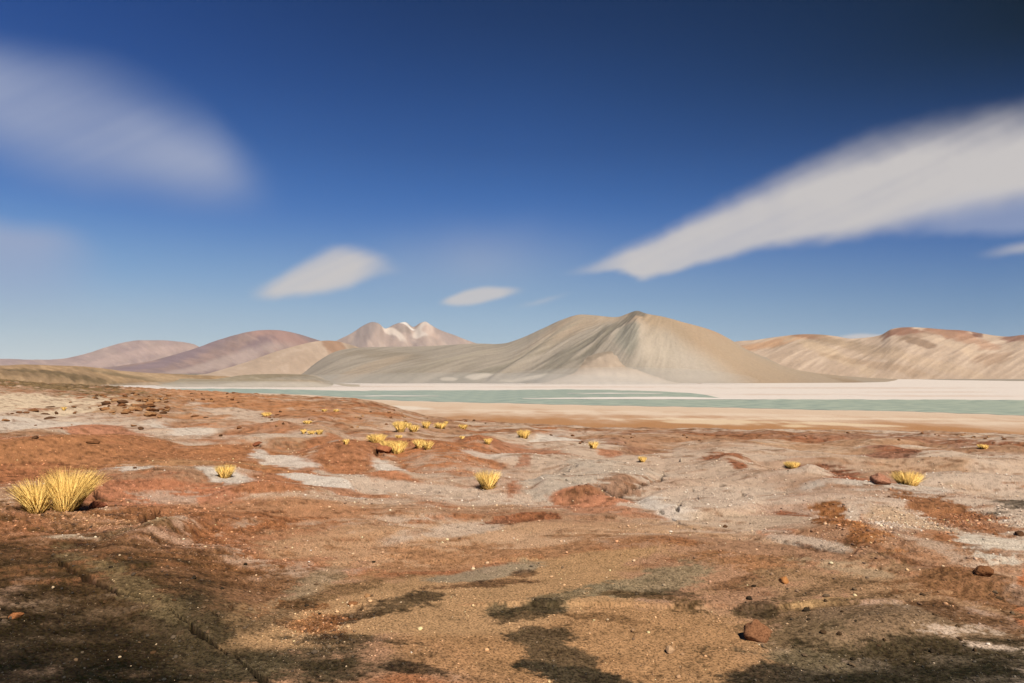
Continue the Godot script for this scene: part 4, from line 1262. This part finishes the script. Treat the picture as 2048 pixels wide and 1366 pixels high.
func make_grass() -> void:
	straw = StandardMaterial3D.new()
	straw.vertex_color_use_as_albedo = true
	straw.roughness = 0.7
	straw.metallic_specular = 0.25
	straw.cull_mode = BaseMaterial3D.CULL_DISABLED
	straw.backlight_enabled = true
	straw.backlight = Color(0.22, 0.17, 0.07)
	thatch = straw.duplicate()
	thatch.backlight_enabled = false
	tussock(70, 1028, 54, 66, "large golden tussock leaning left, leftmost in the foreground", Vector2(-0.14, 0))
	tussock(128, 1023, 72, 82, "largest golden tussock, leaning right at the left edge", Vector2(0.15, 0))
	tussock(448, 957, 40, 26, "small golden tussock beside the white patch, left of the middle")
	tussock(975, 979, 46, 37, "upright golden tussock in the middle of the pale ground")
	tussock(1820, 971, 66, 29, "broad golden tussock right of the red boulder")
	tussock(752, 885, 46, 18, "wide flat golden tussock left of the red middle hump")
	tussock(792, 907, 46, 26, "ragged golden tussock above the dark hollow in the middle")
	tussock(772, 898, 22, 18, "small tussock against the left side of the ragged one")
	tussock(838, 897, 22, 19, "left half of a tussock pair above the red middle hump")
	tussock(855, 899, 20, 18, "right half of a tussock pair above the red middle hump")
	tussock(692, 889, 11, 12, "tiny single tussock between the grey slab and the wide tussock")
	tussock(607, 868, 9, 11, "leftmost tiny tussock of a short row, left of the middle")
	tussock(622, 869, 18, 8, "low tussock at the centre of a short row")
	tussock(638, 869, 16, 10, "right tussock of a short row, left of the middle")
	tussock(614, 849, 24, 7, "low pale tussock behind the short row")
	tussock(532, 833, 24, 8, "pale tussock at the tip of a white streak, far left of the middle")
	tussock(798, 853, 34, 10, "low spreading tussock at the back of the far cluster")
	tussock(800, 864, 26, 22, "tallest tussock of the far middle cluster")
	tussock(826, 864, 26, 14, "rounded tussock on the right of the far cluster")
	tussock(815, 856, 18, 10, "small tussock squeezed between two in the far cluster")
	tussock(797, 876, 16, 7, "pale low tussock just in front of the far cluster")
	tussock(852, 857, 14, 15, "narrow upright tussock right of the far cluster")
	tussock(881, 858, 26, 13, "bushy tussock beside a dark stone, right of the cluster")
	tussock(893, 848, 8, 6, "tiny tussock behind the bushy one")
	tussock(926, 858, 20, 10, "isolated pale tussock near the end of the red slope")
	tussock(924, 878, 9, 7, "faint tiny tussock on the red ground behind the hump")
	tussock(976, 889, 14, 13, "small bright tussock behind the upright middle one")
	tussock(1047, 877, 30, 17, "bright round tussock at the edge of the pale streak, middle")
	tussock(1187, 898, 19, 15, "small round tussock on pale ground right of the middle")
	tussock(1285, 925, 18, 12, "tiny tussock standing beyond the big pale slab")
	tussock(1586, 937, 36, 14, "loose low tussock beside the dark red hollow, right")
	tussock(1968, 898, 22, 10, "far dark-rooted tussock near the right edge")
	tussock(648, 823, 14, 5, "leftmost faint tussock far back on the slope")
	tussock(672, 824, 16, 5, "rightmost faint tussock far back on the slope")
	tussock(127, 822, 6, 8, "tiny yellow tussock alone on the cream flat, far left")

# ---------------------------------------------------------------- dust blown along the far shore

func make_dust() -> void:
	var m := FogMaterial.new()
	m.density = 0.0023
	m.albedo = Color(0.95, 0.92, 0.88)
	m.edge_fade = 0.6
	for q in [[1240, 1530, 620, 64], [900, 1570, 900, 44], [480, 1240, 520, 20]]:
		var o := FogVolume.new()
		o.name = numbered("dust_haze")
		o.shape = RenderingServer.FOG_VOLUME_SHAPE_ELLIPSOID
		o.size = Vector3(q[2], q[3], 170)
		o.position = Vector3((q[0] - CX) / FOCAL * q[1], LAKE + q[3] * 0.12, -q[1])
		o.material = m
		add_child(o, true)
		tag(o, "pale dust cloud hanging before the small cone hill" if q[0] > 1000 else ("thin pale dust blowing at the foot of the grey hill" if q[0] > 600 else "low veil of dust before the grey dune on the left"), "dust", "", "stuff")

# ---------------------------------------------------------------- scene

const ALB := 0.72
const MTN := 0.55

func _ready() -> void:
	var cam := Camera3D.new()
	cam.name = "camera"
	cam.fov = rad_to_deg(2.0 * atan(CY / FOCAL))
	cam.near = 0.1
	cam.far = 40000.0
	cam.position = Vector3(0, EYE, 0)
	cam.rotation.x = pitch
	add_child(cam)
	cam.current = true

	# the sun stands high behind the viewer's right shoulder
	sun_dir = Vector3(sin(deg_to_rad(24)) * cos(deg_to_rad(50)), sin(deg_to_rad(50)), cos(deg_to_rad(24)) * cos(deg_to_rad(50)))
	var sun := DirectionalLight3D.new()
	sun.name = "sun"
	sun.light_energy = 1.6
	sun.light_color = Color(1.0, 0.97, 0.925)
	sun.light_angular_distance = 0.5
	sun.shadow_enabled = true
	add_child(sun)
	sun.look_at_from_position(sun_dir * 10.0, Vector3.ZERO)

	var pano := PanoramaSkyMaterial.new()
	pano.panorama = ImageTexture.create_from_image(sky_image())
	var sky := Sky.new()
	sky.sky_material = pano
	var env := Environment.new()
	env.background_mode = Environment.BG_SKY
	env.sky = sky
	env.tonemap_mode = Environment.TONE_MAPPER_LINEAR
	env.tonemap_exposure = EXPOSURE
	env.sdfgi_enabled = true
	env.ssao_enabled = true
	env.ssil_enabled = true
	env.volumetric_fog_enabled = true
	env.volumetric_fog_density = 0.0
	env.fog_enabled = true
	env.fog_density = 0.000007
	env.fog_light_color = Color(0.80, 0.86, 0.95)
	var we := WorldEnvironment.new()
	we.name = "world_environment"
	we.environment = env
	add_child(we)

	rng.seed = 2024
	noise_wide.seed = 7
	noise_wide.frequency = 0.30
	noise_wide.fractal_octaves = 5
	noise_swell.seed = 7
	noise_swell.frequency = 0.30
	noise_swell.fractal_octaves = 3
	noise_swell.fractal_gain = 0.38
	noise_fine.seed = 17
	noise_fine.frequency = 3.2
	noise_fine.fractal_octaves = 4
	noise_grit.seed = 27
	noise_grit.frequency = 22.0
	noise_grit.fractal_octaves = 3
	noise_ridge.frequency = 0.014
	noise_ridge.fractal_octaves = 5

	make_ground()
	make_shore()
	make_lake()
	make_mountains()
	make_stones()
	make_gravel()
	make_grass()
	make_dust()
